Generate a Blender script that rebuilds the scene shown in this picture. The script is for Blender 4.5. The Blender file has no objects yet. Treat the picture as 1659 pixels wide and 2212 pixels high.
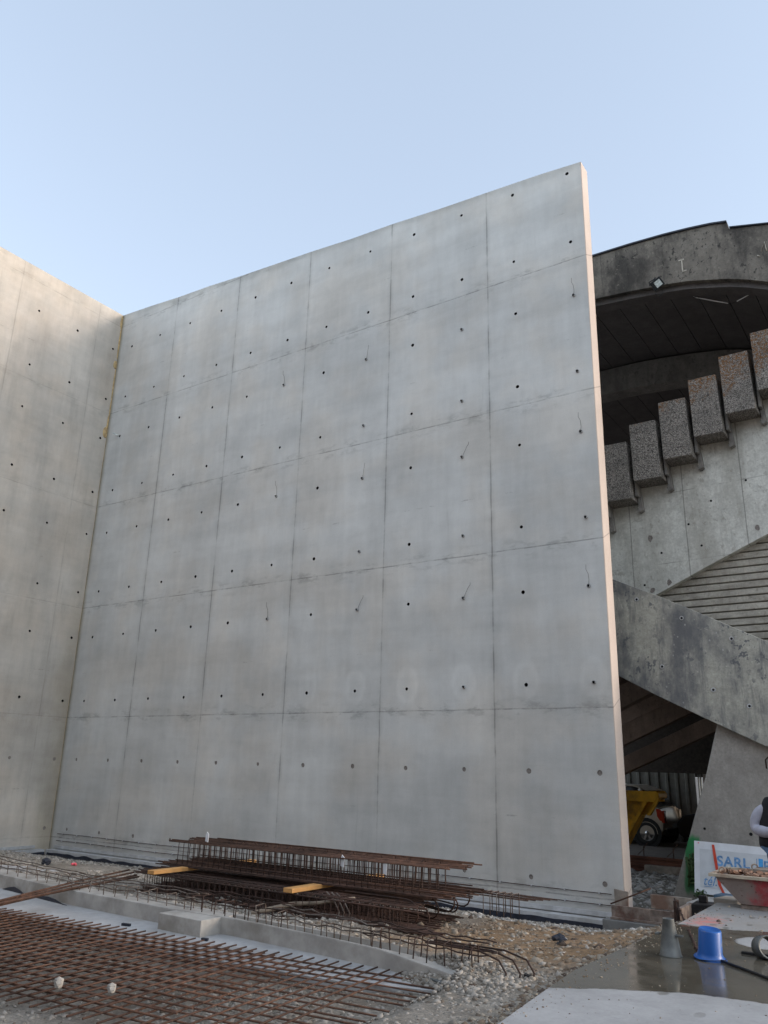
import bpy, bmesh, math, random
import numpy as np
from mathutils import Vector, Matrix, noise as mnoise
random.seed(7); rng = np.random.default_rng(7)
SC = bpy.context.scene
COL = SC.collection

# ------------------------------------------------------------------ camera
# world: the long wall's face is the plane y = 0, x runs along it from the inner corner, z = 0 near the mesh
CAM = Vector((18.3998, -12.8483, 1.6))
_pi, _ro, _th = math.radians(17.66276), math.radians(1.50679), math.radians(-34.4792)
_c, _s = math.cos(_pi), math.sin(_pi)
_F = Vector((0, _c, _s)); _r = Vector((1, 0, 0)); _u = Vector((0, -_s, _c))
_R = math.cos(_ro)*_r + math.sin(_ro)*_u; _U = -math.sin(_ro)*_r + math.cos(_ro)*_u
_M = Matrix.Rotation(-_th, 3, 'Z')
_R, _U, _F = _M @ _R, _M @ _U, _M @ _F
cd = bpy.data.cameras.new('camera'); cam = bpy.data.objects.new('camera', cd); COL.objects.link(cam)
m = Matrix((_R, _U, -_F)).transposed().to_4x4(); m.translation = CAM
cam.matrix_world = m
cd.sensor_fit = 'HORIZONTAL'; cd.sensor_width = 36; cd.lens = 36*1732.04/1659
cd.clip_start = .05; cd.clip_end = 3000
SC.camera = cam

# ------------------------------------------------------------------ sky, sun, exposure
SUN_EL, SUN_AZ = math.radians(13), math.radians(21)      # azimuth from +x towards +y
w = bpy.data.worlds.new('World'); SC.world = w; w.use_nodes = True
nt = w.node_tree; nt.nodes.clear()
sky = nt.nodes.new('ShaderNodeTexSky'); sky.sky_type = 'NISHITA'; sky.sun_disc = False
sky.sun_elevation = SUN_EL; sky.sun_rotation = math.pi/2 - SUN_AZ
sky.air_density = 1.0; sky.dust_density = 1.2; sky.ozone_density = 1.5; sky.altitude = 50
hs = nt.nodes.new('ShaderNodeHueSaturation'); hs.inputs['Saturation'].default_value = .57
bgn = nt.nodes.new('ShaderNodeBackground'); bgn.inputs['Strength'].default_value = .15
wo = nt.nodes.new('ShaderNodeOutputWorld')
nt.links.new(sky.outputs[0], hs.inputs['Color']); hz = nt.nodes.new('ShaderNodeMix'); hz.data_type = 'RGBA'; hz.inputs[0].default_value = .55; hz.inputs[7].default_value = (.93, 1.17, 1.52, 1)   # thin even haze over the clear sky
tcw = nt.nodes.new('ShaderNodeTexCoord'); sw = nt.nodes.new('ShaderNodeSeparateXYZ'); nt.links.new(tcw.outputs['Generated'], sw.inputs[0])
mw = nt.nodes.new('ShaderNodeMapRange'); mw.interpolation_type = 'SMOOTHSTEP'; nt.links.new(sw.outputs[1], mw.inputs['Value'])
mw.inputs['From Min'].default_value = .15; mw.inputs['From Max'].default_value = -.75; mw.inputs['To Min'].default_value = 0; mw.inputs['To Max'].default_value = 1.7   # extra sky glow added behind the camera to brighten the tall wall
vw = nt.nodes.new('ShaderNodeVectorMath'); vw.operation = 'SCALE'; vw.inputs[0].default_value = (1.38, 1.42, 1.44); nt.links.new(mw.outputs[0], vw.inputs['Scale'])
va = nt.nodes.new('ShaderNodeVectorMath'); va.operation = 'ADD'; va.inputs[0].default_value = (.93, 1.17, 1.52); nt.links.new(vw.outputs[0], va.inputs[1]); nt.links.new(va.outputs[0], hz.inputs[7])
nt.links.new(hs.outputs[0], hz.inputs[6]); nt.links.new(hz.outputs[2], bgn.inputs[0]); nt.links.new(bgn.outputs[0], wo.inputs[0])
sd = bpy.data.lights.new('sun', 'SUN'); sd.energy = .5; sd.angle = math.radians(12); sd.color = (1, .80, .66)
so = bpy.data.objects.new('sun', sd); COL.objects.link(so)
sv = Vector((math.cos(SUN_EL)*math.cos(SUN_AZ), math.cos(SUN_EL)*math.sin(SUN_AZ), math.sin(SUN_EL)))
so.rotation_euler = sv.to_track_quat('Z', 'Y').to_euler()
SC.view_settings.view_transform = 'Standard'; SC.view_settings.look = 'None'
SC.view_settings.exposure = 1.85; SC.view_settings.gamma = 1
SC.render.engine = 'CYCLES'; SC.cycles.max_bounces = 6

# ------------------------------------------------------------------ node helper
class G:
    def __init__(s, name):
        s.m = bpy.data.materials.new(name); s.m.use_nodes = True
        s.t = s.m.node_tree; s.n = s.t.nodes; s.b = s.n['Principled BSDF']
        s.pos = s.n.new('ShaderNodeNewGeometry').outputs['Position']; s._xyz = None
    def put(s, sock, v):
        if hasattr(v, 'links') or isinstance(v, bpy.types.NodeSocket): s.t.links.new(v, sock)
        elif isinstance(v, (tuple, list)) and len(v) == 3 and len(sock.default_value) == 4: sock.default_value = (*v, 1)
        else: sock.default_value = v
    def m_(s, op, a, b=None, c=None, clamp=False):
        n = s.n.new('ShaderNodeMath'); n.operation = op; n.use_clamp = clamp
        s.put(n.inputs[0], a)
        if b is not None: s.put(n.inputs[1], b)
        if c is not None: s.put(n.inputs[2], c)
        return n.outputs[0]
    def add(s, a, b): return s.m_('ADD', a, b)
    def sub(s, a, b): return s.m_('SUBTRACT', a, b)
    def mul(s, a, b): return s.m_('MULTIPLY', a, b)
    @property
    def xyz(s):
        if s._xyz is None:
            n = s.n.new('ShaderNodeSeparateXYZ'); s.t.links.new(s.pos, n.inputs[0]); s._xyz = n.outputs
        return s._xyz
    def scaled(s, v=(1, 1, 1), rot=(0, 0, 0), src=None):
        n = s.n.new('ShaderNodeMapping'); s.t.links.new(src or s.pos, n.inputs[0]); n.inputs['Scale'].default_value = v; n.inputs['Rotation'].default_value = rot
        return n.outputs[0]
    def noise(s, scale, detail=4, rough=.55, vec=None, dist=0):
        n = s.n.new('ShaderNodeTexNoise'); s.t.links.new(vec or s.pos, n.inputs['Vector'])
        n.inputs['Scale'].default_value = scale; n.inputs['Detail'].default_value = detail; n.inputs['Roughness'].default_value = rough; n.inputs['Distortion'].default_value = dist
        return n.outputs['Fac']
    def voro(s, scale, vec=None, feature='F1', out='Distance'):
        n = s.n.new('ShaderNodeTexVoronoi'); n.feature = feature; s.t.links.new(vec or s.pos, n.inputs['Vector']); n.inputs['Scale'].default_value = scale
        return n.outputs[out]
    def ss(s, v, a, b, x=0., y=1.):      # smoothstep map
        n = s.n.new('ShaderNodeMapRange'); n.interpolation_type = 'SMOOTHSTEP'
        s.put(n.inputs['Value'], v); n.inputs['From Min'].default_value = a; n.inputs['From Max'].default_value = b
        n.inputs['To Min'].default_value = x; n.inputs['To Max'].default_value = y
        return n.outputs[0]
    def mix(s, f, a, b, mode='MIX'):
        n = s.n.new('ShaderNodeMix'); n.data_type = 'RGBA'; n.blend_type = mode
        s.put(n.inputs[0], f); s.put(n.inputs[6], a); s.put(n.inputs[7], b)
        return n.outputs[2]
    def scale(s, col, f):                # colour times a value
        return s.mix(1., col, s.comb(f), 'MULTIPLY')
    def comb(s, f):
        n = s.n.new('ShaderNodeCombineXYZ'); [s.put(n.inputs[i], f) for i in range(3)]; return n.outputs[0]
    def island(s):
        return s.n.new('ShaderNodeNewGeometry').outputs['Random Per Island']
    def periodic(s, v, off, per):        # distance to nearest of off + k*per
        a = s.m_('DIVIDE', s.sub(v, off), per); a = s.sub(s.m_('FRACT', s.add(a, .5)), .5)
        return s.m_('ABSOLUTE', s.mul(a, per))
    def bump(s, h, strength=.3, dist=.01):
        n = s.n.new('ShaderNodeBump'); s.put(n.inputs['Height'], h); n.inputs['Strength'].default_value = strength; n.inputs['Distance'].default_value = dist
        s.t.links.new(n.outputs[0], s.b.inputs['Normal'])
    def out(s, col, rough=.8, metal=0, spec=.3):
        s.put(s.b.inputs['Base Color'], col); s.put(s.b.inputs['Roughness'], rough); s.put(s.b.inputs['Metallic'], metal)
        s.b.inputs['Specular IOR Level'].default_value = spec
        return s.m

def plain(name, col, rough=.7, metal=0, var=.25, sc=12, spec=.3, bump=.1, dirt=None, dirt_amt=.5):
    g = G(name); a = g.noise(sc, 5, .6)
    c = g.scale(col, g.ss(a, .3, .7, 1-var, 1+var))
    if dirt: c = g.mix(g.mul(g.ss(g.noise(sc*.35, 6, .65), .45, .65), dirt_amt), c, dirt)
    if bump: g.bump(g.noise(sc*6, 3), bump, .005)
    return g.out(c, rough, metal, spec)

def concrete_wall(name, base, axis, seam_off, face):
    """formed concrete: axis 0 = wall along x, 1 = along y"""
    g = G(name); X = g.xyz[axis]; Z = g.xyz[2]
    sv_ = (1, 1, .22)
    big = g.noise(.42, 4, .6); st = g.noise(1.6, 5, .62, g.scaled(sv_)); st2 = g.noise(6, 4, .6, g.scaled((1, 1, .1)))
    hz = g.noise(1.3, 5, .6, g.scaled((.25, .25, 1.6))); K = 1. if face == 'main' else .45; fine = g.noise(45, 3, .7); mid = g.noise(4, 6, .7)
    f = g.ss(big, .3, .7, .88, 1.10)
    f = g.mul(f, g.ss(st, .3, .7, .945, 1.045)); f = g.mul(f, g.ss(st2, .3, .7, .975, 1.025))
    f = g.mul(f, g.ss(hz, .35, .7, 1.04, .93)); f = g.mul(f, g.ss(fine, .3, .7, .97, 1.03)); f = g.mul(f, g.ss(mid, .35, .75, 1.02, .955))
    pn = g.noise(28, 2, .5); f = g.mul(f, g.ss(pn, .70, .76, 1, .84))         # blow holes
    sc_n = g.noise(5, 6, .75, g.scaled((.35, .35, 2.2), (0, .12, 0))); f = g.mul(f, g.ss(sc_n, .62, .70, 1, .93))   # trowel and pour scuffs
    run = g.noise(11, 4, .6, g.scaled((1, 1, .05))); f = g.mul(f, g.add(1, g.mul(g.ss(run, .60, .72), g.ss(g.noise(.9, 4), .5, .62, 0, -.10))))
    wob = g.mul(g.sub(g.noise(1.5, 3), .5), .035)
    dx = g.periodic(g.add(X, wob), seam_off, 2.4); dz = g.periodic(g.add(Z, g.mul(wob, .8)), 2.6, 2.8)
    brk = g.noise(1.1, 4, .7); brk2 = g.noise(2.3, 5, .7)
    lx = g.mul(g.ss(dx, .006, .022, 1, 0), g.ss(brk, .38, .6, .07*K, .38*K))
    lz = g.mul(g.ss(dz, .004, .018, 1, 0), g.ss(brk2, .4, .6, .06*K, .42*K))
    sx = g.mul(g.ss(dx, 0, .11, 1, 0), g.ss(brk, .42, .62, 0.01*K, .14*K))
    smz = g.noise(3.2, 5, .7, g.scaled((.6, .6, 1.5)))
    sz = g.mul(g.ss(dz, .0, .28, 1, 0), g.ss(smz, .50, .64, 0, .26*K))
    f = g.mul(f, g.sub(1, lx)); f = g.mul(f, g.sub(1, lz)); f = g.mul(f, g.sub(1, sx)); f = g.mul(f, g.sub(1, sz))
    # faint half-panel plywood joints and dashed pour marks
    d4 = g.periodic(Z, .9, 2.8)
    f = g.mul(f, g.sub(1, g.mul(g.ss(d4, .004, .02, 1, 0), g.ss(g.noise(1.6, 5, .8, g.scaled((1, 1, 3))), .56, .62, 0, .28))))
    col = g.mix(g.ss(g.noise(.7, 4), .4, .65), base, (base[0]*1.03, base[1]*.99, base[2]*.95))
    if face == 'main':
        # pale halos round the ties of the third row, grout on the crest
        tx = g.periodic(X, .6, 1.2); ty = g.sub(Z, 3.08)
        w1 = g.mul(g.sub(g.noise(2.2, 3), .5), .5)
        e = g.add(g.m_('SQRT', g.add(g.m_('POWER', g.m_('DIVIDE', tx, .25), 2), g.m_('POWER', g.m_('DIVIDE', ty, .36), 2))), w1)
        halo = g.mul(g.ss(e, .75, 1.15, 1, 0), g.ss(e, .2, .95, .3, 1))
        halo = g.mul(halo, g.ss(X, 5.5, 9, 0, .10)); f = g.mul(f, g.add(1, halo))
        top = g.sub(g.sub(14.2, g.mul(X, .0735)), Z)
        f = g.mul(f, g.ss(g.add(top, g.mul(g.sub(g.noise(1.2, 4), .5), .5)), .02, .2, .84, 1))
        f = g.mul(f, g.ss(Z, -.5, 2.6, .93, 1))                 # lower lift, darker towards the foot
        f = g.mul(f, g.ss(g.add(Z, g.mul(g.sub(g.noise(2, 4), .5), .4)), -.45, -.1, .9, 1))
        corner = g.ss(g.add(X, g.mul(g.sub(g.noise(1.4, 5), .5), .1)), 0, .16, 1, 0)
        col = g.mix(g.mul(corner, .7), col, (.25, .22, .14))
    else:
        st3 = g.noise(2.2, 6, .7, g.scaled((1, 1, .18))); f = g.mul(f, g.ss(st3, .45, .7, 1.03, .92))
        pt = g.noise(.55, 5, .6); f = g.mul(f, g.ss(pt, .35, .65, .93, 1.06))
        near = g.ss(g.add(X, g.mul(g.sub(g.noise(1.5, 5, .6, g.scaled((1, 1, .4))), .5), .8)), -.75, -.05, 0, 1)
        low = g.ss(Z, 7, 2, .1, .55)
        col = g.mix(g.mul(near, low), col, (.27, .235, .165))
    fr = g.add(g.mul(fine, .3), g.add(g.mul(mid, .5), g.mul(g.ss(dx, .004, .02), .5))); fr = g.add(fr, g.mul(g.ss(dz, .004, .02), .5))
    g.bump(fr, .25, .01)
    return g.out(g.scale(col, f), .78, 0, .25)

M = {}
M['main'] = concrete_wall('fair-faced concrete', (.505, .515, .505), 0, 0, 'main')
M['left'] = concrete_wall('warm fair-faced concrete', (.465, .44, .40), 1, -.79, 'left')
M['hole'] = plain('tie hole shade', (.012, .012, .013), .9, var=.2, bump=0)  # near-black colour stands for the shade inside the holes
M['plug'] = plain('tie hole plug', (.20, .18, .165), .9, var=.25, sc=30, bump=.1)
def endface():
    g = G('end face concrete'); f = g.ss(g.noise(1.5, 5), .3, .7, .94, 1.04); f = g.mul(f, g.ss(g.noise(30, 3), .3, .7, .97, 1.03))
    d = g.periodic(g.add(g.xyz[2], g.mul(g.xyz[1], -.5)), 2.6, 2.8); f = g.mul(f, g.sub(1, g.mul(g.ss(d, .004, .016, 1, 0), .35)))
    e = g.ss(g.xyz[1], .0, .02, 1, 0); f = g.mul(f, g.sub(1, g.mul(e, .35)))
    g.bump(g.noise(20, 4), .15, .01)
    return g.out(g.scale((.56, .485, .435), f), .8)
M['end'] = endface()
M['foam'] = plain('expanding foam', (.46, .34, .18), .85, var=.3, sc=9, bump=.4, dirt=(.3, .25, .12))
def weathered(name, base, dark, amt=.6, sc=1.0, vert=.25, spots=0, seam=None):
    g = G(name)
    a = g.noise(1.2*sc, 7, .68, g.scaled((1, 1, vert))); b = g.noise(5*sc, 6, .7); c = g.noise(26, 4, .7); s_ = g.noise(9*sc, 5, .7, g.scaled((1, 1, .12)))
    f = g.mul(g.ss(b, .3, .7, .85, 1.12), g.ss(c, .3, .7, .88, 1.1))
    col = g.scale(base, f)
    col = g.mix(g.mul(g.ss(a, .42, .64), amt), col, dark); col = g.mix(g.mul(g.ss(s_, .52, .68), amt*.6), col, dark)
    v = g.voro(11); col = g.mix(g.mul(g.ss(v, .05, .09, 1, 0), .45), col, (.03, .03, .028)); v3 = g.noise(13, 3, .6, g.scaled((1, 1, .75))); col = g.mix(g.mul(g.ss(v3, .585, .635), g.mul(g.ss(g.noise(1.6*sc, 4), .38, .58), amt)), col, dark); v4 = g.noise(9, 4, .7); col = g.mix(g.ss(v4, .64, .70, 0, amt*.5), col, (base[0]*1.6, base[1]*1.6, base[2]*1.55))
    if spots:
        v2 = g.voro(7, g.scaled((1.3, 1, 1))); col = g.mix(g.mul(g.ss(v2, .10, .15, 1, 0), g.mul(g.ss(g.noise(.9, 3), .48, .6), .6)), col, (.42, .42, .40))
    if seam:
        d = g.periodic(g.add(g.xyz[0], g.mul(g.sub(g.noise(1), .5), .04)), seam[0], seam[1]); col = g.mix(g.mul(g.ss(d, .003, .016, 1, 0), .55), col, (.09, .09, .085))
        d = g.periodic(g.add(g.xyz[2], g.mul(g.xyz[0], -.03)), 6.45, 1.4); col = g.mix(g.mul(g.ss(d, .003, .014, 1, 0), g.ss(g.noise(1.3), .45, .6, 0, .45)), col, (.1, .1, .09))
    g.bump(g.add(g.mul(b, .6), g.mul(c, .5)), .45, .015)
    return g, col
g, c = weathered('old stained concrete', (.175, .16, .138), (.035, .033, .031), .85, .9, .5); M['fascia'] = g.out(c, .9)
g, c = weathered('grandstand concrete', (.56, .565, .525), (.25, .235, .20), .45, .8, .22, seam=(14.85, 1.07)); M['raker'] = g.out(c, .85)
g, c = weathered('stair concrete', (.37, .365, .32), (.11, .115, .125), .9, .9, .5, spots=1); M['stringer'] = g.out(c, .85)
g, c = weathered('inner concrete', (.27, .19, .15), (.12, .08, .06), .6, .8, .4); M['inner'] = g.out(c, .9)
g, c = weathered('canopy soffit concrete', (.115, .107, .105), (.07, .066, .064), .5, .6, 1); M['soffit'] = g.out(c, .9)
g, c = weathered('grey precast', (.22, .21, .195), (.09, .085, .08), .6, .8, .6); M['canopyb'] = g.out(c, .9)
def pillar_mat():
    g, c = weathered('pier concrete', (.33, .315, .29), (.19, .18, .165), .45, .7, .5)
    X, Z = g.xyz[0], g.xyz[2]
    n = g.mul(g.sub(g.noise(9, 4, .6, g.scaled((1, 1, .25))), .5), .16)
    mk = g.mul(g.ss(g.add(X, n), 14.60, 14.66), g.ss(g.add(X, n), 14.86, 14.93, 1, 0))
    mk = g.mul(mk, g.mul(g.ss(g.add(Z, n), -.22, -.1), g.ss(g.add(Z, n), .62, .72, 1, 0)))
    c = g.mix(g.mul(mk, .9), c, (.0, .19, .05))
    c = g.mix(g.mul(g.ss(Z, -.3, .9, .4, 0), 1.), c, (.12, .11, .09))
    return g.out(c, .85)
M['pier'] = pillar_mat()
def groove_mat():
    g, c = weathered('board-marked concrete', (.42, .40, .35), (.17, .155, .13), .5, 1.2, 3)
    return g.out(c, .9)
M['groove'] = groove_mat()
def aggregate():
    g = G('exposed aggregate')
    v = g.voro(70, out='Color'); sep = g.n.new('ShaderNodeSeparateColor'); g.t.links.new(v, sep.inputs[0])
    f = g.ss(sep.outputs[0], 0, 1, .32, 1.9); col = g.scale((.185, .17, .152), f)
    col = g.mix(g.mul(g.ss(g.noise(75, 4, .8), .56, .62), .8), col, (.55, .52, .48))
    col = g.mix(g.mul(g.ss(g.noise(3, 4), .4, .7), .35), col, (.08, .075, .07))
    tc = g.n.new('ShaderNodeTexCoord').outputs['Object']; sp = g.n.new('ShaderNodeSeparateXYZ'); g.t.links.new(tc, sp.inputs[0])
    l = g.add(g.add(g.mul(sp.outputs[2], 1.0), g.mul(sp.outputs[0], -.9)), g.mul(g.sub(g.noise(7, 5, .7), .5), 1.6))
    rise = g.ss(g.xyz[0], 14, 16.6, .25, -.55)
    l = g.sub(l, rise)
    col = g.mix(g.mul(g.mul(g.ss(l, .75, 1.05), g.ss(g.noise(20, 5, .75), .44, .58)), .85), col, (.20, .085, .02))
    g.bump(g.voro(70), .9, .02)
    return g.out(col, .9)
M['aggregate'] = aggregate()
def ground_mat():
    g = G('site ground')
    X, Y = g.xyz[0], g.xyz[1]
    a = g.noise(.8, 6, .65); b = g.noise(9, 6, .7); c = g.noise(40, 4, .75)
    f = g.mul(g.ss(b, .3, .7, .75, 1.2), g.ss(c, .3, .7, .75, 1.2))
    col = g.mix(g.ss(a, .4, .6), (.205, .18, .148), (.27, .245, .21))
    brown = g.mul(g.ss(g.add(X, g.mul(g.sub(a, .5), 2.2)), 13.0, 14.0), g.mul(g.ss(g.add(Y, g.mul(g.sub(b, .5), 1.0)), -6.4, -5.4), g.ss(g.add(Y, g.mul(g.sub(b, .5), 1.0)), -1.6, -2.6)))
    col = g.mix(g.mul(brown, .85), col, (.25, .155, .08))
    far = g.ss(Y, .3, .8); col = g.mix(far, col, (.13, .12, .10))
    road = g.ss(Y, 5.2, 5.35); col = g.mix(road, col, (.13, .115, .10))
    g.bump(g.add(b, g.mul(c, .6)), .8, .03)
    return g.out(g.scale(col, f), .9)
M['ground'] = ground_mat()
def slab_mat():
    g = G('wet and dry slab'); X, Y = g.xyz[0], g.xyz[1]
    wn = g.mul(g.sub(g.noise(1.9, 5, .6), .5), .45); wn2 = g.mul(g.sub(g.noise(7, 4, .6), .5), .10)
    # waterline: y > line(x) is wet
    line = g.add(g.add(-6.72, g.mul(g.sub(X, 15.79), .62)), g.mul(g.m_('MAXIMUM', g.sub(X, 16.55), 0.), -.45))
    e = g.add(g.sub(Y, line), g.add(g.mul(wn, .3), wn2))
    wet = g.ss(e, -.02, .02)
    e2 = g.add(g.sub(Y, g.add(-3.35, g.mul(g.sub(X, 16.1), .2))), wn)
    wet = g.mul(wet, g.ss(e2, -.05, .05, 1, 0))
    dx, dy = g.m_('DIVIDE', g.sub(X, 16.75), .30), g.m_('DIVIDE', g.sub(Y, -3.88), .33)
    rr = g.add(g.m_('SQRT', g.add(g.mul(dx, dx), g.mul(dy, dy))), g.mul(wn, 1.2)); wet = g.mul(wet, g.ss(rr, .9, 1.05))
    sp = g.voro(4.2, g.scaled((1.3, .75, 1))); drops = g.mul(g.ss(g.add(sp, g.mul(wn2, 2.)), .17, .24, 1, 0), g.mul(g.ss(e, -1.0, -.15), g.ss(g.noise(1.3), .42, .55)))
    wet = g.m_('MAXIMUM', wet, g.mul(drops, .55))
    a = g.noise(2.5, 6, .65); b = g.noise(30, 4, .7)
    dry = g.scale((.33, .33, .33), g.mul(g.mul(g.ss(a, .3, .7, .84, 1.08), g.ss(b, .3, .7, .94, 1.05)), g.ss(g.noise(8, 6, .8), .56, .68, 1, .86)))
    dirty = g.mul(g.ss(Y, -3.6, -3.0), g.ss(a, .4, .6, .2, .6)); dry = g.mix(dirty, dry, (.20, .185, .16))
    px, py = g.m_('DIVIDE', g.sub(X, 15.97), .18), g.m_('DIVIDE', g.sub(Y, -3.05), .42)
    pk = g.add(g.m_('SQRT', g.add(g.mul(px, px), g.mul(py, py))), g.mul(g.sub(g.noise(9, 6, .8), .5), 5.5)); pink = g.ss(pk, -.2, 1.3, .6, 0)
    wcol = g.scale((.095, .085, .066), g.ss(a, .3, .7, .85, 1.15))
    col = g.mix(wet, dry, wcol); col = g.mix(pink, col, (.62, .14, .12))
    ro = g.mix(wet, (.75, .75, .75), g.comb(g.ss(g.noise(5, 4), .35, .65, .06, .22)))
    g.bump(g.mul(g.add(a, g.mul(b, .4)), g.sub(1, wet)), .2, .01)
    return g.out(col, ro, 0, .5)
M['slab'] = slab_mat()
def strip_mat():
    g = G('lean concrete'); a = g.noise(1.8, 6, .65); b = g.noise(22, 4, .7)
    col = g.scale((.385, .385, .385), g.mul(g.ss(a, .3, .7, .78, 1.06), g.ss(b, .3, .7, .93, 1.05)))
    col = g.mix(g.mul(g.ss(g.noise(3.3, 6, .75), .55, .68), .6), col, (.30, .28, .25)); g.bump(g.add(a, g.mul(b, .5)), .3, .015)
    return g.out(col, .8)
M['strip'] = strip_mat()
M['beam'] = plain('footing concrete', (.37, .355, .33), .85, var=.2, sc=3.5, bump=.4, dirt=(.22, .20, .17), dirt_amt=.75)
M['ledge'] = plain('laitance ledge', (.42, .43, .44), .8, var=.15, sc=6, bump=.35, dirt=(.3, .29, .27), dirt_amt=.5)
M['membrane'] = plain('bitumen membrane', (.018, .022, .035), .6, var=.3, sc=8, spec=.4, bump=.5)
def stones_mat(name, c1, c2, c3):
    g = G(name); r = g.island()
    r2 = g.m_('FRACT', g.mul(r, 37.7))
    col = g.mix(g.ss(r, .2, .8), c1, c2); col = g.mix(g.ss(r2, .82, .9), col, c3)
    col = g.scale(col, g.ss(g.noise(30, 4, .7), .3, .7, .82, 1.12)); g.bump(g.noise(60, 3), .3, .01)
    return g.out(col, .88)
M['gravel'] = stones_mat('limestone gravel', (.20, .185, .16), (.345, .32, .285), (.115, .095, .075))
M['pale'] = stones_mat('pale limestone', (.34, .325, .30), (.50, .48, .45), (.22, .20, .17))
M['rubble'] = stones_mat('brown rubble', (.16, .12, .085), (.32, .28, .225), (.09, .065, .05))
M['darkrub'] = stones_mat('grey rubble', (.20, .19, .18), (.34, .33, .31), (.10, .09, .08))  # grey stone tones for the rubble behind the wall and the heap
def rust(name, a_, b_, sc=14):
    g = G(name); n = g.noise(sc, 5, .7); col = g.mix(g.ss(n, .35, .65), a_, b_)
    n2 = g.noise(sc*.12, 4); col = g.scale(col, g.ss(n2, .3, .7, .7, 1.25)); g.bump(g.noise(160, 2), .5, .004)
    return g.out(col, .75, .15, .3)
M['rust'] = rust('rusty rebar', (.058, .033, .025), (.120, .066, .045))
M['rust2'] = rust('dark rusty rebar', (.032, .021, .018), (.072, .041, .032))
M['rustgrey'] = rust('cement-splashed rebar', (.085, .055, .043), (.20, .175, .155), 8)
M['steelrust'] = plain('pale rusty steel', (.21, .17, .145), .75, .1, var=.35, sc=9, dirt=(.10, .045, .03), dirt_amt=.85)
M['wood'] = plain('pine timber', (.52, .28, .10), .7, var=.18, sc=5, bump=.15)
M['ply'] = plain('weathered board', (.27, .235, .20), .8, var=.3, sc=6, dirt=(.17, .09, .06), dirt_amt=.8)
M['brownbeam'] = plain('brown formwork beam', (.13, .055, .035), .7, var=.3, sc=3, dirt=(.07, .035, .025))
M['galv'] = plain('galvanised steel', (.13, .14, .14), .55, .5, var=.25, sc=10, dirt=(.12, .12, .11), dirt_amt=.5)
def bluep():
    g = G('blue plastic'); n = g.noise(4, 5, .6, g.scaled((3, 3, .5))); c = g.mix(g.ss(n, .4, .7, 0, .6), (.008, .085, .33), (.02, .13, .42))
    c = g.mix(g.mul(g.ss(g.noise(9, 6, .7), .56, .68), .7), c, (.16, .17, .17)); return g.out(c, .38, 0, .5)
M['blue'] = bluep()
M['black'] = plain('black rubber', (.015, .015, .016), .5, var=.3, sc=10)
def skipm():
    g = G('worn red and grey paint'); X = g.xyz[0]
    n = g.noise(3, 6, .7); red = g.mul(g.ss(g.add(X, g.mul(g.sub(n, .5), .8)), 16.1, 16.32), g.ss(g.noise(5, 6, .7), .35, .6, .45, 1))
    c = g.mix(red, (.24, .195, .175), (.30, .035, .045)); c = g.mix(g.mul(g.ss(g.voro(14), .08, .16, 1, 0), .7), c, (.09, .045, .035))
    c = g.mix(g.mul(g.ss(g.noise(11, 6, .7), .55, .7), .5), c, (.12, .07, .055)); g.bump(g.noise(30), .25, .01)
    return g.out(g.scale(c, g.ss(n, .3, .7, .8, 1.15)), .65)
M['skip'] = skipm()
M['skiprim'] = plain('cream rim paint', (.42, .37, .29), .7, var=.2, sc=9, dirt=(.2, .09, .06), dirt_amt=.7)
M['debris'] = plain('rusty debris', (.20, .11, .07), .8, var=.5, sc=12, dirt=(.30, .25, .21))
M['white'] = plain('dirty white board', (.60, .63, .67), .5, var=.06, sc=5, dirt=(.45, .45, .45), dirt_amt=.3)
M['signgrey'] = plain('faded grey panel', (.47, .50, .53), .5, var=.07, sc=6)
M['signblue'] = plain('faded blue ink', (.12, .25, .45), .6, var=.35, sc=25)
M['signcyan'] = plain('blue block', (.06, .30, .62), .6, var=.15, sc=12)
M['tape'] = plain('red barrier tape', (.45, .05, .025), .5, var=.15, sc=12)
M['pinkp'] = plain('pink plastic', (.75, .12, .16), .6)
M['glass'] = plain('dark glass', (.012, .012, .014), .08, var=.1, spec=.8, bump=0)
M['carpaint'] = plain('champagne metallic paint', (.46, .41, .35), .3, .35, var=.05, bump=0)
M['cardark'] = plain('black car paint', (.012, .012, .014), .3, .2, var=.1, bump=0)
M['tyre'] = plain('tyre rubber', (.015, .015, .015), .8, var=.2)
M['rim'] = plain('alloy', (.42, .42, .42), .3, .8, var=.1, bump=0)
M['lampred'] = plain('tail lamp red', (.28, .006, .014), .1, spec=.8, var=.1, bump=0)
M['lampwhite'] = plain('tail lamp clear', (.75, .68, .66), .1, spec=.8, var=.1, bump=0)
M['plate'] = plain('number plate', (.45, .45, .43), .5, var=.1)
M['yellow'] = plain('scratched yellow paint', (.62, .31, .015), .5, var=.2, sc=3, dirt=(.10, .05, .02), dirt_amt=.85)
M['sheet'] = plain('corrugated sheet', (.23, .225, .205), .4, .6, var=.15, sc=4, bump=0)
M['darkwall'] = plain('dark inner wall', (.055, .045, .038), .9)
M['floodl'] = plain('floodlight housing', (.03, .035, .04), .4, .3)
M['floodg'] = plain('floodlight lens', (.55, .62, .62), .15, spec=.8, var=.3, sc=25)
M['tube'] = plain('white lamp tube', (.80, .80, .80), .4, var=.03, bump=0)
M['chip'] = plain('chipped mark', (.45, .42, .36), .9, var=.2)
M['leaf'] = plain('weed leaves', (.035, .065, .02), .7, var=.4, sc=20)
M['skin'] = plain('skin', (.30, .17, .12), .55, var=.08)
M['vest'] = plain('black padded vest', (.012, .012, .016), .75, var=.2, sc=20)
M['knit'] = plain('grey jersey', (.36, .37, .44), .9, var=.12, sc=9, bump=.3)
M['jeans'] = plain('blue jeans', (.05, .085, .14), .85, var=.25, sc=12)
M['hair'] = plain('dark hair', (.02, .015, .012), .7)
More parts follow.
